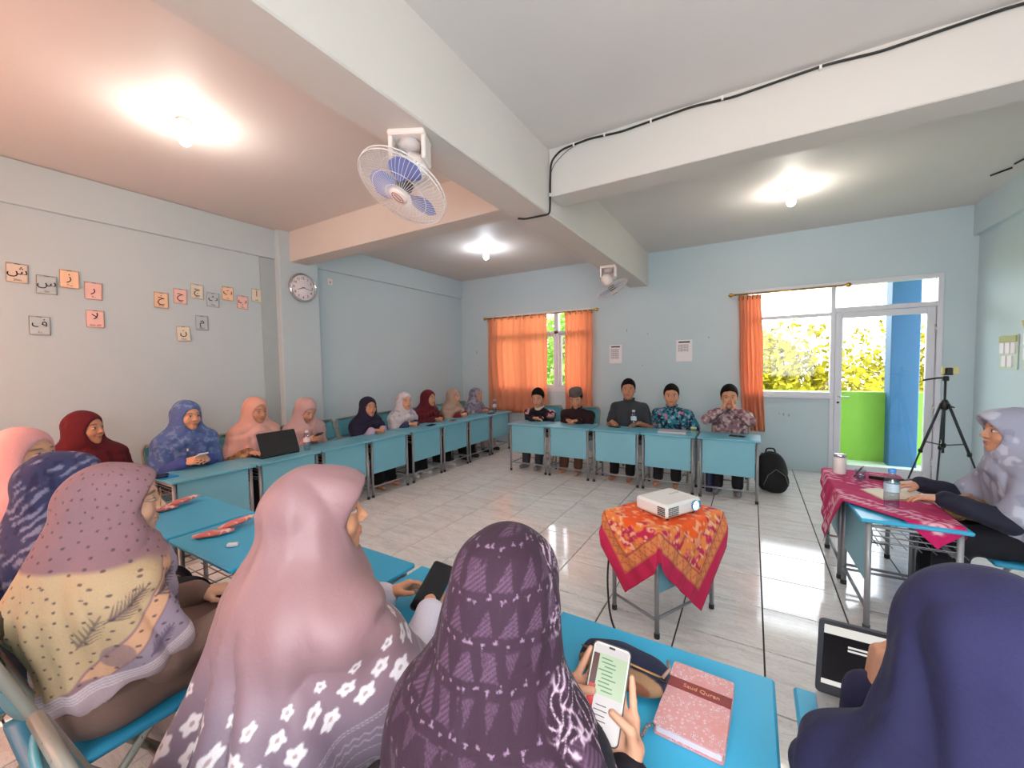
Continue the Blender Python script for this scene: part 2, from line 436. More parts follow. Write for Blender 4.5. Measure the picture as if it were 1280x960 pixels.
curtain(-2.79, -2.29, .55, 2.39, YC, 5, .026, 'curtain', 'gathered narrow orange curtain at the right end of the smaller window', seed=5)
curtain(-.17, .10, .52, 2.40, YC, 5, .03, 'curtain', 'bunched orange curtain hanging beside the window next to the glass door', .22, seed=9)
def rod(x0, x1, z, y, label):
    e = empty('curtain_rod', ((x0+x1)/2, y, z)); c = (x0+x1)/2
    MB().tube([(x0-c, 0, 0), (x1-c, 0, 0)], .011, 10).build('rod', M_BRASS, e)
    for x in (x0, x1):
        sg = -1 if x == x0 else 1
        MB().lathe([(.004, 0), (.018, .006), (.012, .014), (.026, .03), (.030, .045), (.024, .062), (.006, .075), (.002, .08)], 14, Matrix.Translation((x-c, 0, 0)) @ Matrix.Rotation(sg*pi/2, 4, 'Y')).build('finial', M_BRASS, e)
        MB().tube([(x-c-sg*.06, 0, 0), (x-c-sg*.06, (YB-y if y > 0 else YR-y), 0)], .008, 8).build('bracket', M_BRASS, e)
    tag(e, label, 'curtain rod')
rod(-4.42, -2.26, 2.385, YC, 'brass curtain rod above the smaller window by the far corner')
rod(-.22, .98, 2.42, YC, 'brass curtain rod above the window beside the glass door')
# assumed curtains and rod of the assumed left rear window
for x0, x1, lb in ((-4.5, -3.42, 'assumed orange curtain drawn over the assumed rear wall window, wall side'), (-3.40, -2.3, 'assumed orange curtain drawn over the assumed rear wall window, beam side')):
    curtain(x0, x1, .6, 2.5, YR+.05, 7, .02, 'curtain', lb, seed=int(x0*10)+90)
rod(-4.55, -2.25, 2.47, YR+.05, 'assumed brass curtain rod on the rear wall')

# ------------------------------------------------------------------ outside: balcony, column, trees
M_GREEN = mat('lime_green_paint', (124, 174, 46), .6, 0, .08, 3)
M_BLUEP = mat('blue_column_paint', (30, 86, 128), .55, 0, .08, 3)
struct(MB().box((-1.2, 7.32, -.08), (9.5, 1.1, .12)), 'balcony_floor', mat('pale_balcony_tile', (206, 222, 206), .35))
struct(MB().box((-1.2, 7.85, .46), (9.5, .14, 1.10), ch=.01), 'balcony_parapet', M_GREEN)
struct(MB().box((1.82, 7.72, 1.6), (.30, .30, 3.4), ch=.01), 'balcony_column', M_BLUEP)
struct(MB().box((-5.4, 7.72, 1.6), (.30, .30, 3.4), ch=.01), 'balcony_column', M_BLUEP)
struct(MB().box((-1.2, 7.55, 3.30), (9.5, 1.5, .18)), 'added_sun_block', M_CEIL)  # unseen slab added to keep the sun off the column and parapet
struct(MB().box((0, 30, -4.1), (90, 60, .2)), 'ground_outside', mat('dry_grass_ground', (150, 150, 90), .9, 0, .3, .5))
M_LEAFS = [mat('leaf_yellow_green', (138, 130, 26), .55, 0, .35, 3, spec=.05), mat('leaf_green', (110, 150, 56), .55, 0, .3, 3, spec=.1), mat('leaf_olive', (144, 126, 32), .6, 0, .3, 3, spec=.05)]
M_BARK = mat('bark', (96, 80, 62), .9, 0, .2)
def tree(x, y, top, rad, mi, label, seed):
    rn = np.random.default_rng(seed); z0 = -4.0; e = empty('tree', (x, y, z0)); H = top-z0
    t = MB(); t.tube([(0, 0, 0), (.1, .05, H*.3), (-.05, .1, H*.55), (.05, 0, H*.8)], .2, 8, rads=[.24, .18, .12, .05])
    for k in range(7):
        a = k*2.4; t.tube([(0, 0, H*(.35+.05*k)), (rad*.5*cos(a), rad*.5*sin(a), H*(.5+.055*k))], .05, 6, rads=[.07, .02])
    t.build('trunk', M_BARK, e)
    n = 5200; blobs = [(rn.uniform(-.55, .55)*rad, rn.uniform(-.55, .55)*rad, H-rad*rn.uniform(.45, 1.7), rad*rn.uniform(.38, .6)) for _ in range(11)]
    b = np.array([blobs[i] for i in rn.integers(0, len(blobs), n)])
    d = rn.normal(size=(n, 3)); d /= np.linalg.norm(d, axis=1)[:, None]
    c = b[:, :3]+d*(b[:, 3]*rn.uniform(.6, 1.05, n)**.5)[:, None]
    u = rn.normal(size=(n, 3)); u /= np.linalg.norm(u, axis=1)[:, None]; w = np.cross(u, rn.normal(size=(n, 3))); w /= np.linalg.norm(w, axis=1)[:, None]
    s = rn.uniform(.07, .14, n)[:, None]
    v = np.stack([c-u*s, c+w*s*.45, c+u*s, c-w*s*.45], 1).reshape(-1, 3)
    me = bpy.data.meshes.new('foliage'); me.from_pydata(v.tolist(), [], np.arange(4*n).reshape(-1, 4).tolist())
    fo = link_mesh('foliage', me, M_LEAFS[mi], e); fo['kind'] = 'stuff'
    tag(e, label, 'tree', 'trees outside beyond the balcony')
tree(1.0, 13.0, 2.7, 1.95, 0, 'sunlit yellow-green tree beyond the balcony behind the fixed window pane', 1)
tree(4.75, 18.6, 3.0, 2.2, 0, 'sunlit round tree beyond the balcony behind the glass door', 2)
tree(5.6, 12.6, 2.2, 1.55, 2, 'olive-yellow tree beyond the balcony seen past the blue column', 3)
tree(-.2, 21.5, 2.9, 1.9, 2, 'pale olive tree behind the two sunlit trees', 4)
tree(-6.1, 14.0, 4.1, 2.6, 1, 'green tree outside the smaller curtained window', 5)
tree(-9.0, 21.5, 4.6, 2.4, 1, 'tall green tree outside the smaller window, farther from the glass door', 6)
hb = empty('house', (-7.2, 30, -4))
MB().box((0, 0, 2.2), (7, 4, 4.4)).build('wall', mat('cream_house_wall', (214, 196, 170), .8), hb)
rf = MB(); rf.add([(-3.9, -2.4, 4.4), (3.9, -2.4, 4.4), (3.9, 2.4, 4.4), (-3.9, 2.4, 4.4), (-2.6, 0, 5.6), (2.6, 0, 5.6)], [(0, 1, 5, 4), (1, 2, 5), (2, 3, 4, 5), (3, 0, 4), (3, 2, 1, 0)]); rf.build('roof', mat('red_roof_tile', (190, 96, 70), .8, 0, .2, 8), hb)
for k in range(3): MB().box((-2+2*k, -2.0, 2.6), (.9, .08, 1.1)).build('window', M_BLACK, hb)
tag(hb, 'cream house with a red roof outside the smaller window', 'house')

# ------------------------------------------------------------------ ceiling bulbs
M_BULB = mat('glowing_bulb', (255, 250, 240), .4, emit=(255, 246, 232), estr=28)
M_BULBC = mat('glowing_cool_bulb', (250, 252, 255), .4, emit=(236, 244, 255), estr=28)
def bulb(x, y, cool, label, pw):
    e = empty('ceiling_bulb', (x, y, ZC))
    MB().lathe([(.045, 0), (.045, -.012), (.030, -.020), (.024, -.05), (.022, -.055)][::-1], 16).build('socket', mat('bulb_socket_%d' % int(x*10+y), (222, 200, 186), .5), e)
    MB().lathe([(.014, -.055), (.018, -.07), (.034, -.095), (.040, -.125), (.034, -.150), (.018, -.166), (.002, -.170)][::-1], 16).build('glass_bulb', M_BULBC if cool else M_BULB, e)
    d = bpy.data.lights.new('bulb_light', 'POINT'); d.energy = pw; d.shadow_soft_size = .05; d.color = (.86, .93, 1) if cool else (1, .93, .84)
    o = bpy.data.objects.new('bulb_light', d); COL.objects.link(o); o.parent = e; o.location = (0, 0, -.22)
    tag(e, label, 'light bulb')
bulb(-3.35, 1.31, False, 'lit bulb in a ceiling socket in the bay above the wall of letter cards', 5)
bulb(-3.35, 4.95, True, 'lit cool white bulb on the ceiling before the smaller curtained window', 5)
bulb(.32, 4.97, False, 'lit bulb on the ceiling before the glass door', 5)
bulb(.32, 1.31, False, 'assumed lit bulb on the ceiling of the bay above the blue desks with the laptop', 5)  # assumed fourth bulb, out of view

# ------------------------------------------------------------------ wall fans under the beam
M_FANW = mat('fan_white_plastic', (236, 226, 220), .35); M_BLADE = mat('fan_blue_blade', (120, 136, 205), .3, 0, .04)
M_WIRE = mat('fan_white_wire', (226, 222, 220), .35)
def fan(loc, base_rz, tilt, az, R, label):
    e = empty('wall_fan', loc, 0); B = Matrix.Rotation(base_rz, 4, 'Z')
    b = MB(); b.box((0, 0, -.015), (.19, .16, .03), B, .008)
    for s in (-1, 1): b.box((s*.085, 0, -.08), (.022, .13, .13), B, .008)
    b.box((0, .06, -.085), (.16, .02, .12), B, .006); b.build('bracket', M_FANW, e)
    MB().lathe([(.001, -.02), (.05, -.025), (.06, -.05), (.052, -.075), (.03, -.085), (.001, -.09)][::-1], 20).build('swivel', mat('fan_grey_swivel', (196, 190, 188), .4), e)
    MB().tube([(0, 0, -.07), (0, 0, -.17)], .018, 10).build('neck', M_FANW, e)
    # head frame: local z is the blowing direction
    F = Matrix.Translation((0, 0, -.20)) @ Matrix.Rotation(az, 4, 'Z') @ Matrix.Rotation(tilt, 4, 'Y')
    MB().lathe([(.02, -.11), (.055, -.10), (.065, -.06), (.065, 0), (.04, .03), (.015, .04)], 20, F).build('motor', M_FANW, e)
    G = F @ Matrix.Translation((0, 0, .085)); cg = MB()
    for rr, z in ((R, 0), (R, .02), (R*.62, .052), (R*.62, -.045), (R*.3, .062)):
        cg.tube([(rr*cos(a), rr*sin(a), z) for a in np.linspace(0, 2*pi, 41)[:-1]], .0035 if rr == R else .0018, 5, closed=True, M=G)
    for k in range(64):
        a = 2*pi*k/64; ca, sa = cos(a), sin(a)
        for sg in (1, -1):
            cg.tube([(r_*ca, r_*sa, (.01 if sg > 0 else 0)+sg*.055*sqrt(max(0, 1-(r_/R)**2.6))) for r_ in (.05, R*.45, R*.75, R*.92, R)], .0013, 4, M=G, cap=False)
    cg.build('cage', M_WIRE, e)
    MB().lathe([(.05, .048), (.05, .064), (.04, .072), (.001, .073)], 20, G).build('badge', M_FANW, e)
    MB().tube([(.034*cos(a), .022*sin(a), .0745) for a in np.linspace(0, 2*pi, 25)[:-1]], .002, 5, closed=True, M=G).build('badge_ring', mat('fan_red_ring_%d' % int(loc[1]*10), (170, 70, 64), .5), e)
    tm_ = text_mesh('MIYAKO', .012); o = link_mesh('badge_text', tm_, MATS['black_ink'], e); o.matrix_local = G @ Matrix.Translation((0, 0, .0742))
    for k in range(3):
        def bl(u, v, k=k):
            r_ = .045+(R*.86-.045)*u; wd = .35+.75*sin(pi*min(1, u*.9+.12)); a = 2*pi*k/3+(v-.5)*wd*1.25
            return (r_*cos(a), r_*sin(a), .03*(v-.5)*(1.2-u*.5))
        MB().grid(bl, 14, 10, G).build('blade', M_BLADE, e, solid=.002)
    MB().lathe([(.001, -.03), (.042, -.03), (.045, .0), (.038, .022), (.001, .026)], 18, G).build('hub', mat('fan_dark_hub_%d' % int(loc[1]*10), (72, 70, 76), .4), e)
    MB().tube([(-.09, .05, -.01), (-.13, .06, -.05), (-.12, .06, -.13), (-.06, .05, -.17)], .004, 6).build('cord', M_BLACK, e)
    tag(e, label, 'fan'); return e
fan((-1.55, 1.60, 2.70), radians(28), radians(150), radians(-105), .235, 'white caged fan with blue blades under the beam, its front turned down')
fan((-1.55, 5.0, 2.70), radians(10), radians(150), radians(25), .205, 'white caged fan with blue blades hanging at the far end of the beam')

# ------------------------------------------------------------------ cables on the beams
M_CABLE = mat('black_cable', (20, 20, 20), .5)
def cable(name, pts, r, label, n=7, rr=.03):
    c = Vector(pts[0]); o = MB().tube([tuple(Vector(p)-c) for p in arc_path(pts, rr)], r, n).build(name, M_CABLE, None, tuple(c)); return tag(o, label, 'cable')
ce = empty('electric_cable', (-1.39, 2.99, 2.69)); c0 = Vector((-1.39, 2.99, 2.69))
pth = [(-1.66, 2.93, 2.692), (-1.62, 2.97, 2.692), (-1.40, 2.985, 2.692), (-1.395, 2.985, 2.76), (-1.392, 2.985, 2.95), (-1.385, 2.985, 3.10), (-1.30, 2.985, 3.165)]
for k in range(1, 15): pth.append((-1.30+k*.235, 2.985, 3.175+.012*sin(k*2.1)-.004))
MB().tube([tuple(Vector(p)-c0) for p in arc_path(pth, .05)], .0075, 7).build('black_cable', M_CABLE, ce)
p2 = [(-1.402, 2.988, 2.80), (-1.40, 2.985, 2.95), (-1.37, 2.985, 3.06), (-1.26, 2.985, 3.14), (-1.15, 2.985, 3.172)]
MB().tube([tuple(Vector(p)-c0) for p in arc_path(p2, .08)], .003, 6).build('thin_wire', M_INKG, ce)
for k, (x, z) in enumerate(((-1.392, 2.84), (-1.19, 3.17), (-.95, 3.172), (-.62, 3.172), (-.18, 3.172), (.32, 3.172))):
    MB().box((x-c0.x, 2.984-c0.y, z-c0.z), (.012, .02, .026)).build('cable_clip', M_WHITE, ce)
tag(ce, 'black cable clipped along the cross beam and round the main beam', 'cable')
cable('electric_cable', [(1.90, 5.62, 3.19), (1.95, 5.55, 3.19), (1.99, 5.50, 3.19)], .008, 'short end of black cable on the ceiling near the glass door corner')
cable('electric_cable', [(1.97, 5.40, 3.19), (2.02, 5.2, 3.19), (2.06, 4.95, 3.19)], .008, 'longer black cable piece on the ceiling by the right wall')

# ------------------------------------------------------------------ wall clock, cards, papers
def wallM(x, y, z, roll=0):
    "frame on the left wall: local x runs along +y, local y is up, local z faces the room"
    m = Matrix(((0, 0, 1, x), (1, 0, 0, y), (0, 1, 0, z), (0, 0, 0, 1))); return m @ Matrix.Rotation(roll, 4, 'Z')
ck = empty('wall_clock'); ck.matrix_world = wallM(XL+.077, 3.14, 2.525)
MB().lathe([(.001, 0), (.175, 0), (.185, .012), (.185, .032), (.172, .045), (.160, .042), (.158, .028)], 40, cap=False).build('rim', M_CHROME, ck)
MB().lathe([(.001, .026), (.158, .027), (.159, .0255)], 40, cap=False).build('dial', M_PAPER, ck)
for k in range(12):
    a = pi/2-2*pi*(k+1)/12; o = link_mesh('numeral', text_mesh(str(k+1), .045), M_INK, ck, (.122*cos(a), .122*sin(a), .0285))
def hand(name, ang, ln, w):
    a = pi/2-ang; d = Vector((cos(a), sin(a), 0)); q = Vector((-sin(a), cos(a), 0))
    MB().add([tuple(d*-.02+q*w+Vector((0, 0, .032))), tuple(d*-.02-q*w+Vector((0, 0, .032))), tuple(d*ln-q*w*.4+Vector((0, 0, .032))), tuple(d*ln+q*w*.4+Vector((0, 0, .032)))], [(0, 1, 2, 3)]).build(name, M_INK, ck, solid=.001)
hand('hour_hand', 2*pi*(8.28/12), .085, .005); hand('minute_hand', 2*pi*(17/60), .125, .0035)
tag(ck, 'round silver-rimmed wall clock on the wall column', 'clock')

CARDC = {'tan': (224, 212, 196), 'blue': (182, 200, 206), 'orange': (242, 204, 172), 'pink': (238, 196, 188), 'cream': (224, 218, 200)}
CARDM = {k: mat('card_'+k, v, .6, 0, .03) for k, v in CARDC.items()}
CARDE = mat('card_edge_print', (112, 108, 96), .7)
cards = [('ش', 'tan', .80, 2.30, -2, 'shin'), ('س', 'blue', .955, 2.23, -2, 'sin'), ('ز', 'orange', 1.09, 2.30, -1, 'zay'), ('ر', 'pink', 1.235, 2.22, -2, 'ra'),
         ('ف', 'blue', .90, 1.885, -1, 'fa'), ('\uFEFB', 'pink', 1.235, 1.97, -1, 'lam alif'), ('خ', 'orange', 1.72, 2.20, -2, 'kha'), ('ح', 'pink', 1.88, 2.26, -2, 'ha'),
         ('ج', 'cream', 2.03, 2.33, -2, 'jim'), ('ث', 'blue', 2.175, 2.26, -2, 'tha'), ('ت', 'orange', 2.325, 2.35, -2, 'ta'), ('ب', 'pink', 2.475, 2.27, -3, 'ba'),
         ('ا', 'cream', 2.635, 2.37, -2, 'alif'), ('ن', 'cream', 1.89, 1.875, 2, 'nun'), ('م', 'blue', 2.06, 2.00, -1, 'mim')]
for ch, col, y, z, rl, nm in cards:
    e = empty('letter_card'); e.matrix_world = wallM(XL-.04+.004, y, z, radians(rl))
    rn = random.Random(nm); bend = rn.uniform(.004, .012); w, h = .118, .155
    def fn(u, v, w=w, h=h, bend=bend, s=rn.choice((-1, 1))): return ((u-.5)*w, (v-.5)*h, .003+bend*(max(0, .3-v)**2*8+max(0, s*(u-.5)-.2)**2*6))
    MB().grid(lambda u, v: (lambda p: (p[0], p[1], p[2]))(fn(u, v)), 8, 8).build('paper', CARDM[col], e, solid=.001)
    bd = MB(); pts = [fn(u, v) for u, v in [(t, .015) for t in np.linspace(.015, .985, 9)]+[(.985, t) for t in np.linspace(.015, .985, 9)[1:]]+[(t, .985) for t in np.linspace(.985, .015, 9)[1:]]+[(.015, t) for t in np.linspace(.985, .015, 9)[1:-1]]]
    bd.tube([(p[0], p[1], p[2]+.001) for p in pts], .0012, 4, closed=True); bd.box((0, h*.47, .005), (.03, .006, .001)); bd.build('border', CARDE, e)
    link_mesh('letter', text_mesh(ch, .095, extrude=.0005), M_INK, e, (0, .018, .0055))
    link_mesh('caption', text_mesh({'lam alif': 'lam alif'}.get(nm, nm.capitalize()), .026, extrude=.0005), CARDE, e, (0, -.055, .0065))
    shade = {'tan': 'tan', 'blue': 'grey-blue', 'orange': 'orange', 'pink': 'pink', 'cream': 'cream'}[col]
    tag(e, 'small %s paper card with the Arabic letter %s on the wall' % (shade, nm), 'letter card', 'Arabic letter cards on the left wall')
e = empty('wall_sticker'); e.matrix_world = wallM(XL-.04+.003, 3.63, 2.70)
MB().box((0, 0, .001), (.075, .085, .002)).build('paper', M_PAPER, e); link_mesh('letter', text_mesh('و', .06), M_INK, e, (0, .005, .0028))
tag(e, 'tiny white sticker with a black letter beside the wall clock', 'sticker')
def notice(x, z, w, h, label, rows):
    e = empty('paper_notice', (x, YB-.003, z)); m = Matrix.Rotation(pi/2, 4, 'X')
    MB().box((0, 0, 0), (w, .002, h)).build('sheet', M_PAPER, e)
    MB().box((0, -.0015, h*.40), (w*.72, .001, .022)).build('heading', M_INK, e)
    ln = MB()
    for k in range(rows): ln.box((-w*.06, -.0015, h*(.27-.07*k)), (w*.62, .001, .007))
    for k in range(4): ln.box((w*(-.36+.2*k), -.0015, h*(.27-.035*rows)), (.003, .001, h*.07*rows))
    ln.build('printed_table', M_INKG, e); tag(e, label, 'notice')
notice(-1.935, 1.64, .205, .30, 'white printed notice on the wall nearer the smaller window', 8)
notice(-.885, 1.665, .225, .325, 'white printed notice on the wall nearer the glass door', 5)
# plaster scuffs with shapes of their own
sc_ = MB(); rn = random.Random(8)
for (x, z, s) in ((.38, .76, .03), (.33, .77, .02), (.44, .75, .025), (-1.75, 2.02, .03), (-1.42, 1.95, .02), (-.55, 1.85, .02), (-1.5, 1.45, .02), (-4.75, 1.75, .03), (-4.72, 1.5, .02)):
    pl = [(x+s*rn.uniform(.4, 1)*cos(a)*.6, z+s*rn.uniform(.4, 1.2)*sin(a)) for a in np.linspace(0, 2*pi, 9)[:-1]]
    sc_.add([(a, YB-.0012, b) for a, b in pl], [tuple(range(8))])
so_ = sc_.build('plaster_scuffs', mat('scuff_grey', (150, 165, 166), .8)); so_['kind'] = 'stuff'; tag(so_, 'small grey scuffs in the blue paint of the back wall', 'scuffs')
# board with pockets and ornament on the right wall
def rwallM(x, y, z): return Matrix(((0, 0, -1, x), (-1, 0, 0, y), (0, 1, 0, z), (0, 0, 0, 1)))
e = empty('pocket_chart'); e.matrix_world = rwallM(XR+.05-.002, 5.90, 1.54)
MB().box((0, 0, .004), (.33, .34, .008), ch=.002).build('board', mat('pale_green_board', (196, 210, 196), .6), e)
MB().box((0, .13, .012), (.31, .06, .012), ch=.003).build('header', mat('olive_header', (176, 176, 120), .6), e)
for i, (px, py) in enumerate(((-.1, .04), (0, .04), (.1, .04), (-.06, -.09), (.05, -.09))): MB().box((px, py, .012), (.08, .11, .012), ch=.004).build('card', M_PAPER, e)
tag(e, 'pocket chart with white cards on the right wall beyond the tripod', 'chart')
e = empty('pocket_chart'); e.matrix_world = rwallM(XR+.05-.002, 5.52, 1.66)
MB().box((0, -.08, .004), (.26, .42, .008), ch=.002).build('board', MATS['pale_green_board'], e)
MB().prism([(-.14, .17), (.14, .17), (.09, .08), (-.09, .08)], .008, .02).build('gold_header', mat('gold_card', (196, 160, 70), .5), e)
for i in range(4): MB().box((-.06+.12*(i % 2), .0-.14*(i//2), .012), (.09, .11, .012), ch=.004).build('card', M_PAPER, e)
tag(e, 'gold-topped pocket chart on the right wall nearer the teacher', 'chart')

# ------------------------------------------------------------------ desks
DH = .67
def make_desk(mt):
    e = empty('school_desk'); w, d = .60, .42            # front (panel side) faces local -y
    MB().box((0, 0, DH-.011), (w, d, .022), ch=.006).build('desk_top', mt, e)
    MB().box((0, -d/2+.045, DH-.022-.19), (.50, .014, .375), ch=.003).build('front_panel', M_PANEL, e)
    lx, ly = .27, .17
    for sx in (-1, 1):
        for sy in (-1, 1):
            g = MB().tube([(sx*lx, sy*ly, .0), (sx*lx, sy*ly, DH-.022)], .0135, 8).build('leg', M_STEEL, e)
            MB().tube([(sx*lx, sy*ly, .0), (sx*lx, sy*ly, .03)], .0165, 8).build('rubber_foot', M_RUBBER, g)
        MB().tube([(sx*lx, -ly, .11), (sx*lx, ly, .11)], .009, 6).build('side_rail', M_STEEL, e)
        MB().tube([(sx*lx, -ly, DH-.045), (sx*lx, ly, DH-.045)], .010, 6).build('side_rail', M_STEEL, e)
    MB().tube([(-lx, -ly, .12), (lx, -ly, .12)], .009, 6).build('foot_rail', M_STEEL, e)
    MB().tube([(-lx, ly, DH-.17), (lx, ly, DH-.17)], .009, 6).build('rear_rail', M_STEEL, e)
    bk = MB(); z = DH-.16
    for k in range(7): bk.tube([(-lx, -ly+.04+k*.055, z), (lx, -ly+.04+k*.055, z)], .0028, 5, cap=False)
    for k in range(5): bk.tube([(-.2+k*.1, -ly+.03, z+.06), (-.2+k*.1, -ly+.03, z-.003), (-.2+k*.1, ly, z-.003)], .0028, 5, cap=False)
    for sx in (-1, 1):
        for q in range(3): bk.tube([(sx*lx, -ly, z+.03+.03*q), (sx*lx, ly, z+.03+.03*q)], .0025, 5, cap=False)
    bk.build('wire_basket', M_STEEL, e)
    return e
desk0 = {'blue': make_desk(M_TOP), 'pale': make_desk(M_TOPP)}; desk_used = set()
def desk(x, y, rz, label, group, kind='pale'):
    o = desk0[kind] if kind not in desk_used else dup(desk0[kind], (0, 0, 0), 0); desk_used.add(kind)
    o.location = (x, y, 0); o.rotation_euler = (0, 0, rz); return tag(o, label, 'desk', group)
# row of the five men: front faces -y
MX = [-2.655, -2.055, -1.435, -.83, -.21]
who = ['the youth in the patterned black jacket', 'the man in the grey cap', 'the man in the plain dark grey shirt', 'the man in the teal batik shirt', 'the man with clasped hands']
for x, wv in zip(MX, who): desk(x, 5.03, 0, 'pale blue steel-legged school desk in front of '+wv, 'desks of the men along the back')
# left row: front faces +x
LY = [5.83, 5.215, 4.61, 4.005, 3.36, 2.755, 2.145, 1.53]
lwho = ['standing empty at the corner end of the left row', 'in front of the woman in the beige hijab', 'in front of the woman in plain maroon with red cuffs', 'in front of the woman in the white hijab', 'in front of the woman in the navy hijab and glasses', 'before the empty chair in the left row', 'carrying the black laptop', 'in front of the woman in the blue hijab']
for y, wv in zip(LY, lwho): desk(-3.88, y, radians(90), 'pale blue steel-legged school desk '+wv, 'desks of the left row')
# front row: sitters face +y, panels face +y
FX = [-2.77, -2.145, -1.51, -.875, -.24, .40, 1.02]
fwho = ['with two pink packets beside the left row', 'with pink packets and an eraser in the front row', 'in front of the woman in the mauve flowered hijab', 'between the mauve flowered and purple hijabs', 'with the pencil case and floral notebook on it', 'with the open silver laptop on it', 'standing empty past the desk with the silver laptop']
for x, wv in zip(FX, fwho): desk(x, 1.005, radians(180), 'bright blue school desk '+wv, 'desks of the front row', 'blue')

# ------------------------------------------------------------------ folding chairs
def m_worn():
    m, nt, b = new_mat('worn_grey_steel'); co = objco(nt)
    f = ramp(nt, noise(nt, co, 38, 6, .7), [(.62, (0, 0, 0)), (.68, (1, 1, 1))])
    nt.links.new(mixrgb(nt, f, lin((158, 156, 146)), lin((62, 50, 42))), b.inputs['Base Color']); setin(b, Roughness=.45, Metallic=.2); return m
M_WORN = m_worn()
def make_chair():
    e = empty('folding_chair')                            # sitter faces +y, origin below the seat
    for sx in (-1, 1):
        MB().tube(arc_path([(sx*.20, .22, .0), (sx*.20, -.10, .44), (sx*.20, -.22, .80), (sx*.17, -.235, .84)], .05), .0125, 8).build('front_leg', M_WORN, e)
        g = MB().tube(arc_path([(sx*.18, -.30, .0), (sx*.18, .06, .42)], .02), .0115, 8).build('rear_leg', M_WORN, e)
        MB().tube([(sx*.18, -.30, 0), (sx*.18, -.278, .026)], .015, 8).build('rubber_foot', M_RUBBER, g)
    MB().tube([(-.17, -.235, .84), (.17, -.235, .84)], .0125, 8).build('top_rail', M_WORN, e)
    MB().tube([(-.20, .16, .08), (.20, .16, .08)], .009, 8).build('stretcher', M_WORN, e)
    MB().tube([(-.18, -.24, .07), (.18, -.24, .07)], .009, 8).build('stretcher', M_WORN, e)
    def st(u, v): a = (u-.5)*.38; b = (v-.45)*.38; return (a, b, .43-.012*(1-(2*u-1)**2)*(1-(2*v-1)**2)-.01*max(0, v-.85)*6*.15)
    MB().grid(st, 10, 10).build('seat', M_SEAT, e, solid=.02)
    def bk(u, v): a = (u-.5)*.36; z = .60+.23*v; return (a, -.175-.07*v-.025*(1-(2*u-1)**2)+.012, z-.02*((2*u-1)**4)*(1 if v > .5 else -1))
    MB().grid(bk, 12, 8).build('backrest', M_BACK, e, solid=.012)
    return e
chair0 = make_chair(); chair_used = [False]
def chair(x, y, rz, label, group=None):
    o = chair0 if not chair_used[0] else dup(chair0, (0, 0, 0), 0); chair_used[0] = True
    o.location = (x, y, 0); o.rotation_euler = (0, 0, rz); return tag(o, label, 'chair', group)
chair(-4.33, 3.02, radians(-90), 'empty folding chair with teal back in the left row', 'folding chairs')

# ------------------------------------------------------------------ people: signed distance shapes turned into meshes
F32 = np.float32
def A3(p): return np.array(p, F32)
def sd_rc(P, a, b, ra, rb):
    a, b = A3(a), A3(b); ba = b-a; t = np.clip(((P-a) @ ba)/max(float(ba @ ba), 1e-9), 0, 1)
    d = P-a-t[:, None]*ba; return np.sqrt((d*d).sum(1))-(ra+(rb-ra)*t)
def sd_el(P, c, r):
    q = (P-A3(c))/A3(r); k0 = np.sqrt((q*q).sum(1)); q2 = q/A3(r); k1 = np.sqrt((q2*q2).sum(1))+1e-9
    return k0*(k0-1)/k1
def sd_sp(P, c, r): d = P-A3(c); return np.sqrt((d*d).sum(1))-r
def smin(a, b, k):
    h = np.clip(.5+.5*(b-a)/k, 0, 1); return b+(a-b)*h-k*h*(1-h)
def smax(a, b, k): return -smin(-a, -b, k)
def sstep(x, a, b): t = np.clip((x-a)/(b-a), 0, 1); return t*t*(3-2*t)

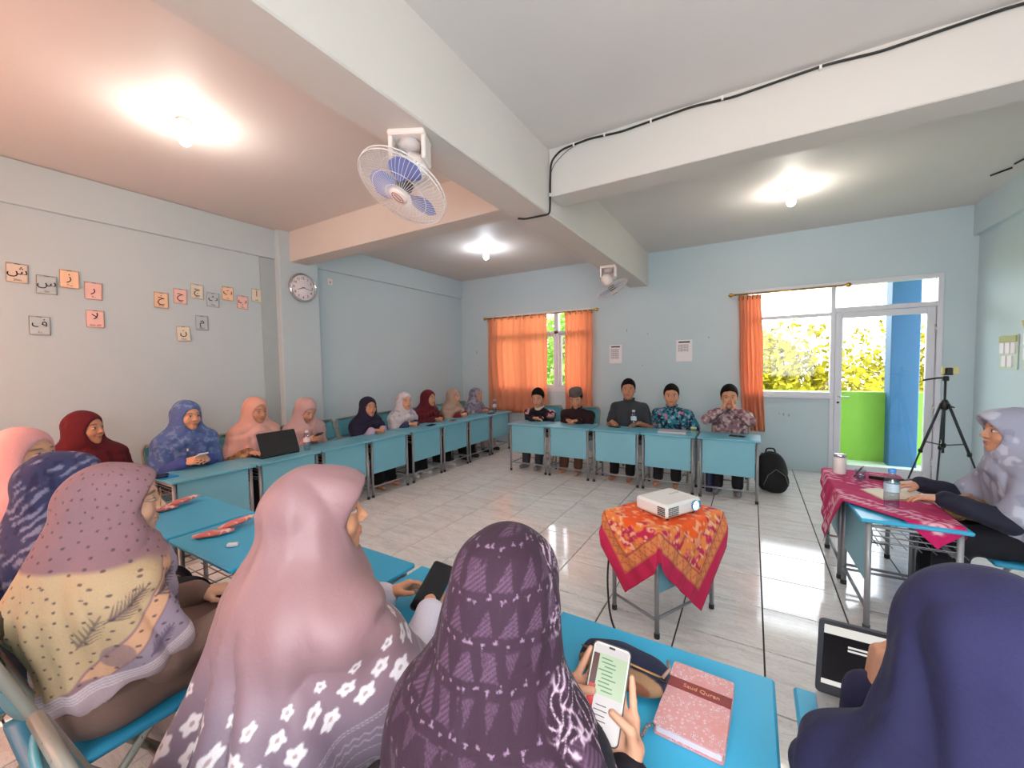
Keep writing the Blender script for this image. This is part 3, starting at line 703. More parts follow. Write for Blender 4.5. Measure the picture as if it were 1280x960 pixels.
def surfnet(fn, lo, hi, h):
    lo = np.array(lo, float); n = np.ceil((np.array(hi)-lo)/h).astype(int)+1
    B = 6; nb = (n+B-1)//B; n = nb*B+1
    bi = np.stack(np.meshgrid(*[np.arange(k) for k in nb], indexing='ij'), -1).reshape(-1, 3)
    cen = (lo+(bi+.5)*B*h).astype(F32); dc = fn(cen); act = np.abs(dc) < B*h*.87*1.35+.012
    D = np.repeat(np.repeat(np.repeat(np.where(dc < 0, -1, 1).reshape(nb).astype(F32), B, 0), B, 1), B, 2)
    D = np.pad(D, ((0, 1), (0, 1), (0, 1)), mode='edge')
    need = np.zeros(n, bool)
    for (i, j, k) in bi[act]: need[i*B:i*B+B+1, j*B:j*B+B+1, k*B:k*B+B+1] = True
    idx = np.argwhere(need); vals = np.empty(len(idx), F32)
    for s in range(0, len(idx), 400000): vals[s:s+400000] = fn((lo+idx[s:s+400000]*h).astype(F32))
    D[need] = vals
    S = D < 0
    c = S[:-1, :-1, :-1].astype(np.int8)
    tot = sum(S[i:n[0]-1+i, j:n[1]-1+j, k:n[2]-1+k].astype(np.int8) for i in (0, 1) for j in (0, 1) for k in (0, 1))
    cells = np.argwhere((tot > 0) & (tot < 8))
    vid = -np.ones(n-1, np.int64); vid[tuple(cells.T)] = np.arange(len(cells))
    acc = np.zeros((len(cells), 3)); cnt = np.zeros(len(cells))
    for ax in range(3):
        o1, o2 = [q for q in range(3) if q != ax]
        for u in (0, 1):
            for v in (0, 1):
                p = cells.copy(); p[:, o1] += u; p[:, o2] += v; q = p.copy(); q[:, ax] += 1
                a = D[tuple(p.T)]; b = D[tuple(q.T)]; m = (a < 0) != (b < 0)
                t = a[m]/(a[m]-b[m]); pt = p[m].astype(float); pt[:, ax] += t
                acc[m] += pt; cnt[m] += 1
    V = lo+acc/cnt[:, None]*h
    Fs = []
    for ax in range(3):
        o1, o2 = [(1, 2), (2, 0), (0, 1)][ax]
        sl0 = [slice(None)]*3; sl1 = [slice(None)]*3; sl0[ax] = slice(0, n[ax]-1); sl1[ax] = slice(1, n[ax])
        a = S[tuple(sl0)]; b = S[tuple(sl1)]; e = np.argwhere(a != b)
        e = e[(e[:, o1] > 0) & (e[:, o2] > 0) & (e[:, o1] < n[o1]-1) & (e[:, o2] < n[o2]-1)]
        if not len(e): continue
        ins = a[tuple(e.T)]
        def cell(d1, d2): q = e.copy(); q[:, o1] += d1; q[:, o2] += d2; return vid[tuple(q.T)]
        f = np.stack([cell(-1, -1), cell(0, -1), cell(0, 0), cell(-1, 0)], 1); f[~ins] = f[~ins][:, ::-1]
        Fs.append(f)
    F = np.concatenate(Fs); F = F[(F >= 0).all(1)]
    return V, F
def relax(V, F, it=1, w=.5):
    e = np.concatenate([F[:, [0, 1]], F[:, [1, 2]], F[:, [2, 3]], F[:, [3, 0]]])
    for _ in range(it):
        s = np.zeros_like(V); c = np.zeros(len(V))
        for a, b in ((0, 1), (1, 0)):
            for k in range(3): s[:, k] += np.bincount(e[:, a], V[e[:, b], k], len(V))
            c += np.bincount(e[:, a], minlength=len(V))
        V = V*(1-w)+w*s/np.maximum(c, 1)[:, None]
    return V
def subdiv(V, F):
    "split every quad in four"
    e = np.stack([F, np.roll(F, -1, 1)], -1).reshape(-1, 2); es = np.sort(e, 1)
    u, inv = np.unique(es, axis=0, return_inverse=True); inv = inv.reshape(-1, 4)
    n = len(V); m = len(u); mid = (V[u[:, 0]]+V[u[:, 1]])/2; fc = V[F].mean(1)
    NV = np.concatenate([V, mid, fc]); ci = n+m+np.arange(len(F))
    NF = np.concatenate([np.stack([F[:, k], n+inv[:, k], ci, n+inv[:, (k+3) % 4]], 1) for k in range(4)])
    return relax(NV, NF, 2, .5), NF
def np_mesh(name, V, F, C=None, m=None):
    me = bpy.data.meshes.new(name); me.vertices.add(len(V)); me.vertices.foreach_set('co', V.astype(F32).ravel())
    F = np.asarray(F); k = F.shape[1]
    me.loops.add(len(F)*k); me.loops.foreach_set('vertex_index', F.astype(np.int32).ravel())
    me.polygons.add(len(F)); me.polygons.foreach_set('loop_start', np.arange(0, len(F)*k, k, dtype=np.int32))
    me.polygons.foreach_set('loop_total', np.full(len(F), k, np.int32)); me.polygons.foreach_set('use_smooth', np.ones(len(F), bool))
    me.update(calc_edges=True); me.validate()
    if C is not None:
        at = me.color_attributes.new('Col', 'FLOAT_COLOR', 'POINT'); at.data.foreach_set('color', np.c_[C, np.ones(len(C))].astype(F32).ravel())
    if m is not None: me.materials.append(m)
    return me
# numpy noise for prints
def vnoise(P, scale, seed=0):
    q = np.asarray(P, float)*scale+seed*17.3; i = np.floor(q).astype(np.int64); f = q-i; f = f*f*(3-2*f)
    def hsh(a, b, c):
        h = (a*374761393+b*668265263+c*2147483647+seed*974634) & 0xFFFFFFFF; h = ((h ^ (h >> 13))*1274126177) & 0xFFFFFFFF
        return ((h ^ (h >> 16)) & 0xFFFF)/65535.
    r = 0
    for a in (0, 1):
        for b in (0, 1):
            for c in (0, 1):
                w = (f[:, 0] if a else 1-f[:, 0])*(f[:, 1] if b else 1-f[:, 1])*(f[:, 2] if c else 1-f[:, 2])
                r = r+w*hsh(i[:, 0]+a, i[:, 1]+b, i[:, 2]+c)
    return r
def lay(C, mask, col): m = np.clip(mask, 0, 1)[:, None]; return C*(1-m)+np.array(lin(col))*m
def base(V, col): return np.tile(np.array(lin(col)), (len(V), 1))
def m_attr(name, rough, sheen, wscale, bmp, spec=.3, var=.12):
    m, nt, b = new_mat(name); a = nt.nodes.new('ShaderNodeAttribute'); a.attribute_name = 'Col'; co = objco(nt)
    f = noise(nt, co, wscale, 3, .6); k = math_n(nt, 'MULTIPLY_ADD', f, var*2, 1-var)
    mm = nt.nodes.new('ShaderNodeVectorMath'); mm.operation = 'SCALE'; nt.links.new(a.outputs['Color'], mm.inputs[0]); nt.links.new(k, mm.inputs['Scale'])
    nt.links.new(mm.outputs[0], b.inputs['Base Color']); setin(b, Roughness=rough); b.inputs['Specular IOR Level'].default_value = spec
    if sheen: b.inputs['Sheen Weight'].default_value = sheen; b.inputs['Sheen Roughness'].default_value = .4
    if bmp and not sheen: bump(nt, b, noise(nt, co, wscale, 3), bmp, .002)
    elif bmp:                                                # weave plus small creases
        hgt = math_n(nt, 'MULTIPLY_ADD', noise(nt, co, 15, 4, .55, 1.6), 6.0, noise(nt, co, wscale, 3)); bump(nt, b, hgt, bmp, .0022)
    return m
M_CLOTH = m_attr('woven_cloth', .85, .04, 260, .25)
M_SATIN = m_attr('satin_cloth', .5, .06, 180, .12, .45, .06)
M_SKIN = m_attr('skin', .52, 0, 90, .08, .4, .05)
M_HAIR = mat('black_hair', (13, 11, 11), .75, 0, .4, 90, .9, 220, spec=.15)

# ---- heads (local: +y is the face direction, origin mid-head)
def head_fn(male):
    def fn(P):
        X = P.copy(); X[:, 0] = np.abs(X[:, 0])
        d = sd_el(X, (0, -.012, .035), (.074 if not male else .078, .092, .082))
        d = smin(d, sd_el(X, (0, .024, -.033), (.059 if not male else .063, .064, .076)), .03)
        d = smin(d, sd_sp(X, (0, .060, -.088), .024 if not male else .027), .03)
        d = smin(d, sd_sp(X, (.034, .052, -.030), .028), .02)
        d = smin(d, sd_rc(X, (0, .079, .026), (.036, .070, .024), .010, .009), .018)
        d = smax(d, -sd_sp(X, (.031, .098, .006), .017), .014)
        d = smin(d, sd_sp(X, (.031, .0735, .005), .0128), .003)
        d = smin(d, sd_rc(X, (0, .084, .012), (0, .1035, -.024), .0062, .0092), .012)
        d = smin(d, sd_sp(X, (.0115, .094, -.028), .0072), .007)
        d = smin(d, sd_el(X, (0, .086, -.0535), (.023, .0095, .0058)), .004)
        d = smin(d, sd_el(X, (0, .085, -.0640), (.019, .0100, .0066)), .004)
        d = smin(d, sd_el(X, (.074, -.008, -.006), (.009, .019, .031)), .006)
        d = smin(d, sd_rc(P, (0, -.022, -.06), (0, -.045, -.185), .050, .052), .025)
        return d
    return fn
def head_mesh(male, h):
    V, F = surfnet(head_fn(male), (-.1, -.12, -.2), (.1, .13, .13), h); V = relax(V, F, 1, .3); return V, F
def head_col(V, skin):
    C = base(V, skin); x, y, z = np.abs(V[:, 0]), V[:, 1], V[:, 2]
    s = np.array(lin(skin))
    fr = sstep(y, .045, .06)
    lipu = np.exp(-((x/.021)**4+((z+.0545)/.0050)**4))*fr; lipl = np.exp(-((x/.018)**4+((z+.0635)/.0060)**4))*fr
    C = C*(1-.8*np.maximum(lipu, lipl)[:, None])+np.array(lin((172, 92, 86)))*.8*np.maximum(lipu, lipl)[:, None]
    C = lay(C, .7*np.exp(-((x/.02)**4+((z+.0590)/.0016)**2))*fr, (92, 44, 42))
    bz = .0255+.004*np.cos((x-.030)/.02)-.35*np.maximum(0, x-.042)
    C = lay(C, .9*np.exp(-(((x-.033)/.0175)**6+((z-bz)/.0036)**2))*fr, (46, 34, 30))
    ex, ez = (x-.031)/.0135, (z-.0052)/.0058
    eye = np.exp(-(ex**4+ez**4)*1.2)*fr
    C = lay(C, eye*.9, (226, 216, 208)); ir = np.exp(-(((x-.0305)/.0058)**6+((z-.0055)/.0062)**6))*eye
    C = lay(C, np.clip(ir*1.4, 0, 1), (30, 20, 16))
    C = lay(C, .85*np.exp(-(((x-.031)/.0150)**6+((z-(.0112-.25*(x-.031)**2/.015))/.0020)**2))*fr, (40, 26, 22))
    C = lay(C, .35*np.exp(-(((x-.031)/.015)**6+((z+.0012)/.002)**2))*fr, (110, 70, 58))
    C = lay(C, .18*np.exp(-(((x-.038)/.016)**2+((z+.028)/.016)**2))*fr, (214, 130, 110))
    return C
HEADS = {}
def get_head(male, h):
    if (male, h) not in HEADS: HEADS[(male, h)] = head_mesh(male, h)
    return HEADS[(male, h)]
# ---- hands (local: wrist at origin, fingers along +y, palm faces -z, thumb on -x: a right hand)
def hand_mesh(curl, spread, thumb, h, curls=None):
    segs = []
    kn = [(-.030, .084, .072, .0088), (-.0095, .090, .080, .0090), (.0110, .087, .074, .0086), (.0295, .078, .058, .0076)]
    for i, (kx, ky, L, r) in enumerate(kn):
        c = curls[i] if curls else curl; a = 0; p = np.array([kx, ky, 0.]); dx = (i-1.5)*spread
        for s, (fr, bend) in enumerate(((.45, .55), (.31, .75), (.24, .5))):
            a += c*bend; q = p+np.array([dx*cos(a)*L*fr, cos(a)*L*fr, -sin(a)*L*fr]); segs.append((p, q, r*(1-.08*s), r*(1-.08*(s+1)))); p = q
    palm = [((-.010, .0, 0), (kx, ky, 0), .0165, .0125) for kx, ky, _, _ in kn[:2]]+[((.010, .0, 0), (kx, ky, 0), .0165, .0120) for kx, ky, _, _ in kn[2:]]
    palm += [((-.012, .012, -.006), (-.030, .040, -.010), .015, .015), ((0, -.035, 0), (0, .006, 0), .0215, .021)]
    th = [np.array(t, float) for t in thumb]
    def fn(P):
        d = None
        for a, b, ra, rb in palm:
            e = sd_rc(P, a, b, ra, rb); d = e if d is None else smin(d, e, .014)
        t = sd_rc(P, th[0], th[1], .0125, .0105)
        t = smin(t, sd_rc(P, th[1], th[2], .0105, .0082), .004); d = smin(d, t, .010)
        for i in range(4):
            f = None
            for a, b, ra, rb in segs[3*i:3*i+3]:
                e = sd_rc(P, a, b, ra, rb); f = e if f is None else smin(f, e, .003)
            d = smin(d, f, .0045)
        return d
    V, F = surfnet(fn, (-.10, -.06, -.13), (.08, .19, .06), h); V = relax(V, F, 1, .3); return V, F
THUMB_REST = [(-.024, .028, -.008), (-.050, .058, -.018), (-.050, .088, -.028)]
HANDDEF = {'rest': (.45, .05, THUMB_REST, None), 'flat': (.18, .10, [(-.024, .028, -.006), (-.056, .054, -.012), (-.068, .082, -.014)], None),
           'fist': (1.35, 0, [(-.024, .028, -.012), (-.042, .052, -.032), (-.020, .070, -.045)], None),
           'grip': (.22, .03, [(-.024, .028, -.012), (-.020, .064, -.040), (.014, .090, -.043)], None),
           'hold': (.75, .02, [(-.024, .028, -.012), (-.046, .052, -.034), (-.040, .080, -.044)], None)}
HANDS = {}
def get_hand(kind, h):
    if (kind, h) not in HANDS:
        c, s, t, cs = HANDDEF[kind]; HANDS[(kind, h)] = hand_mesh(c, s, t, h, cs)
    return HANDS[(kind, h)]
def frame(dirv, palm):
    "rotation with y along dirv and -z along palm"
    y = np.array(dirv, float); y /= np.linalg.norm(y); z = -np.array(palm, float); z = z-y*(z @ y); z /= np.linalg.norm(z); x = np.cross(y, z)
    return np.stack([x, y, z], 1)
def rotz(a): c, s = cos(a), sin(a); return np.array([[c, -s, 0], [s, c, 0], [0, 0, 1.]])
def rotx(a): c, s = cos(a), sin(a); return np.array([[1, 0, 0], [0, c, -s], [0, s, c]])
def roty(a): c, s = cos(a), sin(a); return np.array([[c, 0, s], [0, 1, 0], [-s, 0, c]])
def ik(sh, wr, l1, l2, pole):
    sh, wr = np.array(sh, float), np.array(wr, float); d = wr-sh; L = np.linalg.norm(d); Lc = min(L, (l1+l2)*.995)
    u = d/L; wr = sh+u*Lc; a = (l1*l1-l2*l2+Lc*Lc)/(2*Lc); hgt = sqrt(max(l1*l1-a*a, 1e-6))
    p = np.array(pole, float); p = p-u*(p @ u); p /= np.linalg.norm(p); return sh+u*a+p*hgt, wr

class Person: pass
def skeleton(T, lean=.05, hy=0, hp=0, hr=0, sw=.165, wl=None, wr=None, legs='sit', headfwd=.0, male=False, twist=0, side=0, pole=None, knee=.36, hoff=None, hs=None):
    s = Person(); s.male = male; s.hs = hs or (1.12 if male else 1.06); hoff = hoff or (.128*s.hs if male else .133*s.hs); s.Rh = rotz(radians(hy)) @ rotx(radians(hp)) @ roty(radians(hr))
    s.hc = np.array([side, lean+.045+headfwd, T-hoff]); s.neck = np.array([side*.8, lean, T-(.29 if male else .30)])
    s.chest = np.array([side*.6, lean*.75, s.neck[2]-.16]); s.sw = sw; s.T = T
    tw = rotz(radians(twist))
    s.sh = {k: s.neck+tw @ np.array([k*sw, -.005, -.092 if male else -.06]) for k in (-1, 1)}
    s.pel = np.array([0, 0, .53]); s.el = {}; s.wr = {}
    l1, l2 = (.275, .25) if male else (.255, .235)
    for k, w in ((-1, wl), (1, wr)):
        pl = (k*.42, -.42, -.75) if pole is None else (k*pole[0], pole[1], pole[2])
        s.el[k], s.wr[k] = ik(s.sh[k], w, l1, l2, pl)
    s.hip = {k: np.array([k*.085, 0, .53]) for k in (-1, 1)}
    s.kn = {k: np.array([k*.10, knee, .50]) for k in (-1, 1)}
    s.an = {k: np.array([k*.10, knee+.02, .085]) for k in (-1, 1)}
    s.to = {k: np.array([k*.115, knee+.15, .030]) for k in (-1, 1)}
    return s
def wob(P, a, f, s=0):
    return a*(np.sin(P[:, 0]*f+s+1.7*np.sin(P[:, 2]*f*.6+s))*np.sin(P[:, 2]*f*.8+1.3*np.sin(P[:, 1]*f*.7)+s)+.5*np.sin(P[:, 1]*f*1.3+P[:, 2]*f*.9+s*2))
def torso_fn(s, g, arms=True, k=.05, arm_end=1.0, fold=0, up=True, cuff=.0):
    def fn(P):
        d = None
        for sx in (-1, 1):
            e = sd_rc(P, (sx*.075, -.005, .53), s.chest+[sx*.072, 0, 0], .100+g, .092+g); d = e if d is None else smin(d, e, k)
        for sx in (-1, 1):
            d = smin(d, sd_rc(P, s.neck+[sx*.025, 0, -.045], s.sh[sx], .046+g, .050+g), k)
            if arms:
                d = smin(d, sd_rc(P, s.sh[sx], s.el[sx], .047+g, .039+g), k*.7)
                if arm_end > .5:
                    w = s.el[sx]+(s.wr[sx]-s.el[sx])*((arm_end-.5)*2); d = smin(d, sd_rc(P, s.el[sx], w, .039+g, .029+g+cuff), .02)
        if fold: d = d+wob(P, fold, 42, s.T*50)
        return d
    return fn
def sleeve_short(s, g, k=.05, fold=.003, frac=.72):
    def fn(P):
        d = None
        for sx in (-1, 1):
            e = sd_rc(P, (sx*.078, -.005, .53), s.chest+[sx*.078, 0, 0], .104+g, .098+g); d = e if d is None else smin(d, e, k)
        for sx in (-1, 1):
            d = smin(d, sd_rc(P, s.neck+[sx*.025, 0, -.045], s.sh[sx], .048+g, .052+g), k)
            d = smin(d, sd_rc(P, s.sh[sx], s.sh[sx]+(s.el[sx]-s.sh[sx])*frac, .052+g, .054+g), .03)
        return d+wob(P, fold, 42, s.T*50)
    return fn
def legs_fn(s, g, skirt=False, fold=.003):
    def fn(P):
        d = None; k = .11 if skirt else .04
        for sx in (-1, 1):
            e = smin(sd_rc(P, s.hip[sx], s.kn[sx], .082+g, .062+g), sd_rc(P, s.kn[sx], s.an[sx]+[0, 0, -.01], .058+g, (.062 if skirt else .040)+g), .04)
            d = e if d is None else smin(d, e, k)
        d = smin(d, sd_rc(P, (-.05, -.02, .535), (.05, -.02, .535), .11+g, .11+g), .05)
        if fold: d = d+wob(P, fold, 38, 3)
        return smax(d, .065-P[:, 2], .01)
    return fn
def body_fn(s):
    t = torso_fn(s, 0, True); l = legs_fn(s, -.012, False, 0)
    def fn(P):
        d = smin(t(P), l(P), .04); d = smin(d, sd_rc(P, s.neck+[0, 0, -.06], s.hc+s.Rh @ np.array([0, -.025, -.07]), .054, .050), .03)
        for k in (-1, 1):
            f = smin(sd_rc(P, s.an[k]+[0, -.03, -.045], s.to[k], .036, .027), sd_rc(P, s.an[k]+[0, 0, .02], s.an[k]+[0, .0, -.03], .036, .038), .03)
            d = smin(d, f, .03)
        return d
    return fn
def bounds(*pts, pad=.16):
    a = np.array(pts); return a.min(0)-pad, a.max(0)+pad
def body_mesh(s, skin, h, hh, hands):
    "skin of the whole figure: trunk, limbs, head and hands in one mesh"
    pts = [s.pel, s.neck]+[q[k] for q in (s.sh, s.el, s.wr, s.kn, s.an, s.to) for k in (-1, 1)]
    lo, hi = bounds(*pts, pad=.12); V, F = surfnet(body_fn(s), lo, hi, h); V = relax(V, F, 1, .4); C = base(V, skin)
    Vs, Fs, Cs = [V], [F], [C]
    hv, hf = get_head(s.male, hh); Vs.append((hv*s.hs) @ s.Rh.T+s.hc); Fs.append(hf); Cs.append(head_col(hv, skin))
    for k in (-1, 1):
        kind, dv, pn = hands[k]; v, f = get_hand(kind, min(hh, .004))
        if k == -1: v = v*np.array([-1, 1, 1]); f = f[:, ::-1]
        sc = 1.0 if s.male else .93
        R = frame(dv, pn); Vs.append((v*sc) @ R.T+s.wr[k]); Fs.append(f); Cs.append(base(v, tuple(min(255, c*1.02) for c in skin)))
    off = 0; F2 = []
    for v, f in zip(Vs, Fs): F2.append(f+off); off += len(v)
    return np.concatenate(Vs), np.concatenate(F2), np.concatenate(Cs)
def hijab_fn(s, brim=.0, cape=.30, arm=.75, g=.0, loose=.0, folds=.010, back=.0, n1=9, hemslope=0, side_hang=0, openk=1.08, wrk=1.0, seed=0, ytop=.088, ymid=.046, ybot=.062, arm_r=.072, long=0, vf=0):
    hemz = s.neck[2]-cape; RhT = s.Rh; HS = s.hs; sd = s.T*37+seed
    def ridge(x): return 1-2*np.abs(np.sin(x*.5))**.8
    def fn(P):
        L = (P-s.hc.astype(F32)) @ RhT.astype(F32)/HS          # head-local
        X = L.copy(); X[:, 0] = np.abs(X[:, 0]); Y = X.copy()
        if brim > 0:                                          # hood drawn out over the brow
            ry = .094+brim*sstep(X[:, 2], -.03, .05); f = np.clip(X[:, 1]/ry, 0, 3)
            Y[:, 1] = np.where(X[:, 1] > 0, .094*f**(1+.4*np.minimum(f, 1)), X[:, 1])
        d = sd_el(Y, (0, -.014, .030), (.088+g, .108+g, .096+g*.6))
        d = smin(d, sd_el(X, (0, .004, -.045), (.079+g, .078, .100)), .03)
        wr_ = .0030*ridge(58*(L[:, 2]*.8-L[:, 1]*.6)+3*np.sin(14*L[:, 0]+sd))*sstep(-L[:, 1], -.03, .06)+.0034*ridge(52*(L[:, 1]*.9+L[:, 2]*.45)+2*np.sin(11*L[:, 2]+sd))*sstep(np.abs(L[:, 0]), .035, .07)
        d = d+wr_*wrk
        if vf:
            az = np.arctan2(L[:, 0], -L[:, 1]+.01); vr = vf*(.65*ridge(6.5*az+1.3*np.sin(L[:, 2]*9+sd)+.8*np.sin(az*2.3+sd))+.35*np.sin(13*az+4*L[:, 2]+sd))*sstep(-L[:, 1], -.05, .04)*sstep(-L[:, 2], -.115, .0); d = d+vr
        z_ = X[:, 2]; y0 = np.interp(z_, [-.11, -.02, .03, .09], [ybot, ymid, (ymid+ytop+brim)/2, ytop+brim]).astype(F32)
        d = smax(d, X[:, 1]-y0, .007)
        nb = s.neck.astype(F32); t0 = s.hc+RhT @ np.array([0, -.018, -.05])
        c = sd_rc(P, t0, nb+[0, .01, -.03], .078+g+loose*.4, .112+loose)
        c = smin(c, sd_rc(P, s.hc+RhT @ np.array([0, -.040, -.02]), nb+[0, -.04, -.10], .086+g+loose*.35, .125+loose), .05)
        d2 = c
        for sx in (-1, 1):
            d2 = smin(d2, sd_rc(P, s.hc+RhT @ np.array([sx*.045, -.02, -.05])*1.0, s.sh[sx]+[-sx*.02, 0, .0], .046, .060), .05)
            d2 = smin(d2, sd_rc(P, nb+[sx*.03, 0, -.06], s.sh[sx]+[0, 0, -.008], .085+loose*.3, arm_r), .05)
            e = s.sh[sx]+(s.el[sx]-s.sh[sx])*arm
            d2 = smin(d2, sd_rc(P, s.sh[sx]+[0, 0, -.01], e, arm_r, arm_r+.002+side_hang), .055)
            d2 = smin(d2, sd_rc(P, s.chest+[sx*.065, .0, .10], s.chest+[sx*.07, .0, -.16], .112+loose*.4, .118+loose*.6), .06)
            if long: d2 = smin(d2, sd_rc(P, s.chest+[sx*.07, -.045, -.10], (sx*.09, -.07, hemz-.05), .122+loose*.6, .165+loose), .06)
        q = P-nb; ph = np.arctan2(q[:, 0], q[:, 1]+.02); dn = -(q[:, 2]-.06)
        msk = sstep(dn, .02, .16)
        w = ridge(n1*ph+2.2*np.sin(dn*8+ph*2+sd)+1.1*np.sin(ph*3.1+sd))*.6+np.sin(n1*1.9*ph+dn*14+sd)*.35
        u = dn+.9*np.maximum(0, .13-np.abs(q[:, 0]))*.6
        sw = ridge(u*58+1.2*np.sin(ph*2+sd))*sstep(q[:, 1], -.02, .06)*np.exp(-((dn-.10)/.09)**2)
        if vf: d2 = d2+vr*HS*1.2
        d2 = d2+folds*(msk*w*(.5+1.5*np.clip(dn, 0, .4))+.55*sw)
        hx = hemz+hemslope*q[:, 1]+back*np.clip(-q[:, 1], 0, .3)+.012*np.sin(5*ph+1)+.01*np.sin(9*ph)
        d2 = smax(d2, hx-P[:, 2], .008)
        d = smin(d, d2/HS, .045)
        a, b, zc = .0565*openk, .0775*openk, -.020
        el = np.sqrt((X[:, 0]/a)**2+((X[:, 2]-zc)/b)**2); qd = (el-1)*.058
        op = np.maximum(qd, .012-X[:, 1])
        return smax(d, -op, .004)*HS
    return fn
def add_part(e, name, V, F, C, m): return link_mesh(name, np_mesh(name, V, F, C, m), None, e)
def sdf_part(e, name, fn, lo, hi, h, paint, m, sub=False, rl=1):
    V, F = surfnet(fn, lo, hi, h); V = relax(V, F, rl, .5)
    if sub: V, F = subdiv(V, F)
    return add_part(e, name, V, F, paint(V), m)
SKIN = (196, 146, 116)
def plain(c, v=.10, sc=14):
    def f(V): C = base(V, c); return C*(1-v+2*v*vnoise(V, sc, 3))[:, None]
    return f
def spots(c, layers):
    "print made of noise blotches: (colour, scale, threshold, seed)"
    def f(V):
        C = base(V, c)
        for col, sc, th, sd in layers: C = lay(C, sstep(vnoise(V, sc, sd)*.65+vnoise(V, sc*2.1, sd+5)*.35, th, th+.06), col)
        return C
    return f
def dots(c, dc, pitch, r, sub=None):
    def f(V):
        C = base(V, c) if sub is None else sub(V)
        q = V/pitch; i = np.floor(q); f_ = q-i-.5; f_[:, 0] += .2*np.sin(i[:, 2]*3+i[:, 1]); d = np.sqrt((f_**2).sum(1))
        return lay(C, sstep(-d, -r/pitch-.06, -r/pitch+.06), dc)
    return f
def person(label, x, y, rz, sk, skin=SKIN, h=.012, hh=.005, hands=None, top=None, bottom=None, hijab=None, hair=None, shirt='long', group=None, socks=None, extra=None, topname='tunic', botname='skirt', sub=False, hh_h=None, hj_m=None, collar=None, top_m=None):
    e = empty('person', (x, y, 0), rz); s = sk
    hands = hands or {k: ('rest', (-k*.75, .62, -.06), (-k*.1, .05, -1)) for k in (-1, 1)}
    V, F, C = body_mesh(s, skin, h, hh, hands); add_part(e, 'body', V, F, C, M_SKIN)
    pts = [s.pel, s.neck]+[q[k] for q in (s.sh, s.el, s.wr) for k in (-1, 1)]
    if top is not None:
        lo, hi = bounds(*pts, pad=.17)
        fn = sleeve_short(s, .012) if shirt == 'short' else torso_fn(s, .016, True, .06, .97, .0035, cuff=.004)
        cut = s.neck[2]+.03
        sdf_part(e, topname, lambda P: smax(fn(P), P[:, 2]-cut+.4*np.abs(P[:, 1]-s.neck[1])*0, .01), lo, hi, h, top, top_m or M_CLOTH)
    if bottom is not None:
        lo, hi = bounds(s.hip[-1], s.hip[1], s.kn[-1], s.kn[1], s.an[-1], s.an[1], pad=.17)
        sdf_part(e, botname, legs_fn(s, .016, botname == 'skirt'), lo, hi, max(h, .012), bottom, M_CLOTH)
    if socks is not None:
        for k in (-1, 1):
            fn = lambda P, k=k: smin(sd_rc(P, s.an[k]+[0, -.03, -.045], s.to[k], .040, .031), sd_rc(P, s.an[k]+[0, 0, .05], s.an[k]+[0, .0, -.03], .040, .042), .03)
            lo, hi = bounds(s.an[k], s.to[k], pad=.09); sdf_part(e, 'sock', fn, lo, hi, .01, plain(socks), M_CLOTH)
    if hijab is not None:
        par, paint = hijab
        lo, hi = bounds(s.hc+[0, 0, .0], s.neck+[0, 0, -par.get('cape', .3)], s.sh[-1], s.sh[1], *(s.sh[k]+(s.el[k]-s.sh[k])*par.get('arm', .75) for k in (-1, 1)), s.chest, *([s.pel] if par.get('long') else []), pad=.20)
        sdf_part(e, 'hijab', hijab_fn(s, **par), lo, hi, hh_h or h*.7, lambda V: paint(V, s) if paint.__code__.co_argcount == 2 else paint(V), hj_m or M_CLOTH, sub)
    if hair is not None:
        RhT = s.Rh
        def hf(P):
            L = (P-s.hc.astype(F32)) @ RhT.astype(F32)/s.hs; d = sd_el(L, (0, -.013, .038), (.0845, .103, .105))
            zl = -.55*np.maximum(0, np.abs(L[:, 0])-.046)*sstep(L[:, 1], .01, .05)+.003*np.cos(L[:, 0]*90+.6)+np.interp(L[:, 1], [-.09, -.05, -.01, .012, .030, .050, .07], [-.055, -.050, -.030, -.012, .032, .062, .071])
            return smax(d+.0015*np.sin(160*L[:, 0])*np.sin(140*L[:, 1]), (zl-L[:, 2])*.8, .006)*s.hs
        lo, hi = s.hc-.18, s.hc+.18
        if hair == 'cap':
            def cf(P):
                L = (P-s.hc.astype(F32)) @ RhT.astype(F32)/s.hs; q = np.sqrt((L[:, 0]/.082)**2+((L[:, 1]+.012)/.100)**2); return smax((q-1)*.088, np.maximum(L[:, 2]-.118, .048-L[:, 2]), .012)
            sdf_part(e, 'cap', cf, lo, hi, .006, plain((88, 80, 80), .15, 60), M_CLOTH)
            def hb_(P): return smax(hf(P), ((P-s.hc.astype(F32)) @ RhT.astype(F32))[:, 2]/s.hs-.062, .004)
            V, F = surfnet(hb_, lo, hi, .006); link_mesh('hair', np_mesh('hair', V, F, None, M_HAIR), None, e)
        else:
            V, F = surfnet(hf, lo, hi, .006); link_mesh('hair', np_mesh('hair', relax(V, F, 1), F, None, M_HAIR), None, e)
    if collar is not None:
        def cl(P):
            q = P-(s.neck+np.array([0, .0, .012])).astype(F32); r = np.sqrt((q[:, 0])**2+((q[:, 1]-.012))**2)
            return np.maximum(np.abs(r-.066-.25*(q[:, 2]))-.006, np.abs(q[:, 2]+.5*np.maximum(q[:, 1], 0)*.5)-.028)
        lo, hi = s.neck-.13, s.neck+.13; sdf_part(e, 'collar', cl, lo, hi, .006, collar, M_CLOTH)
    if extra: extra(e, s)
    return tag(e, label, 'person', group)

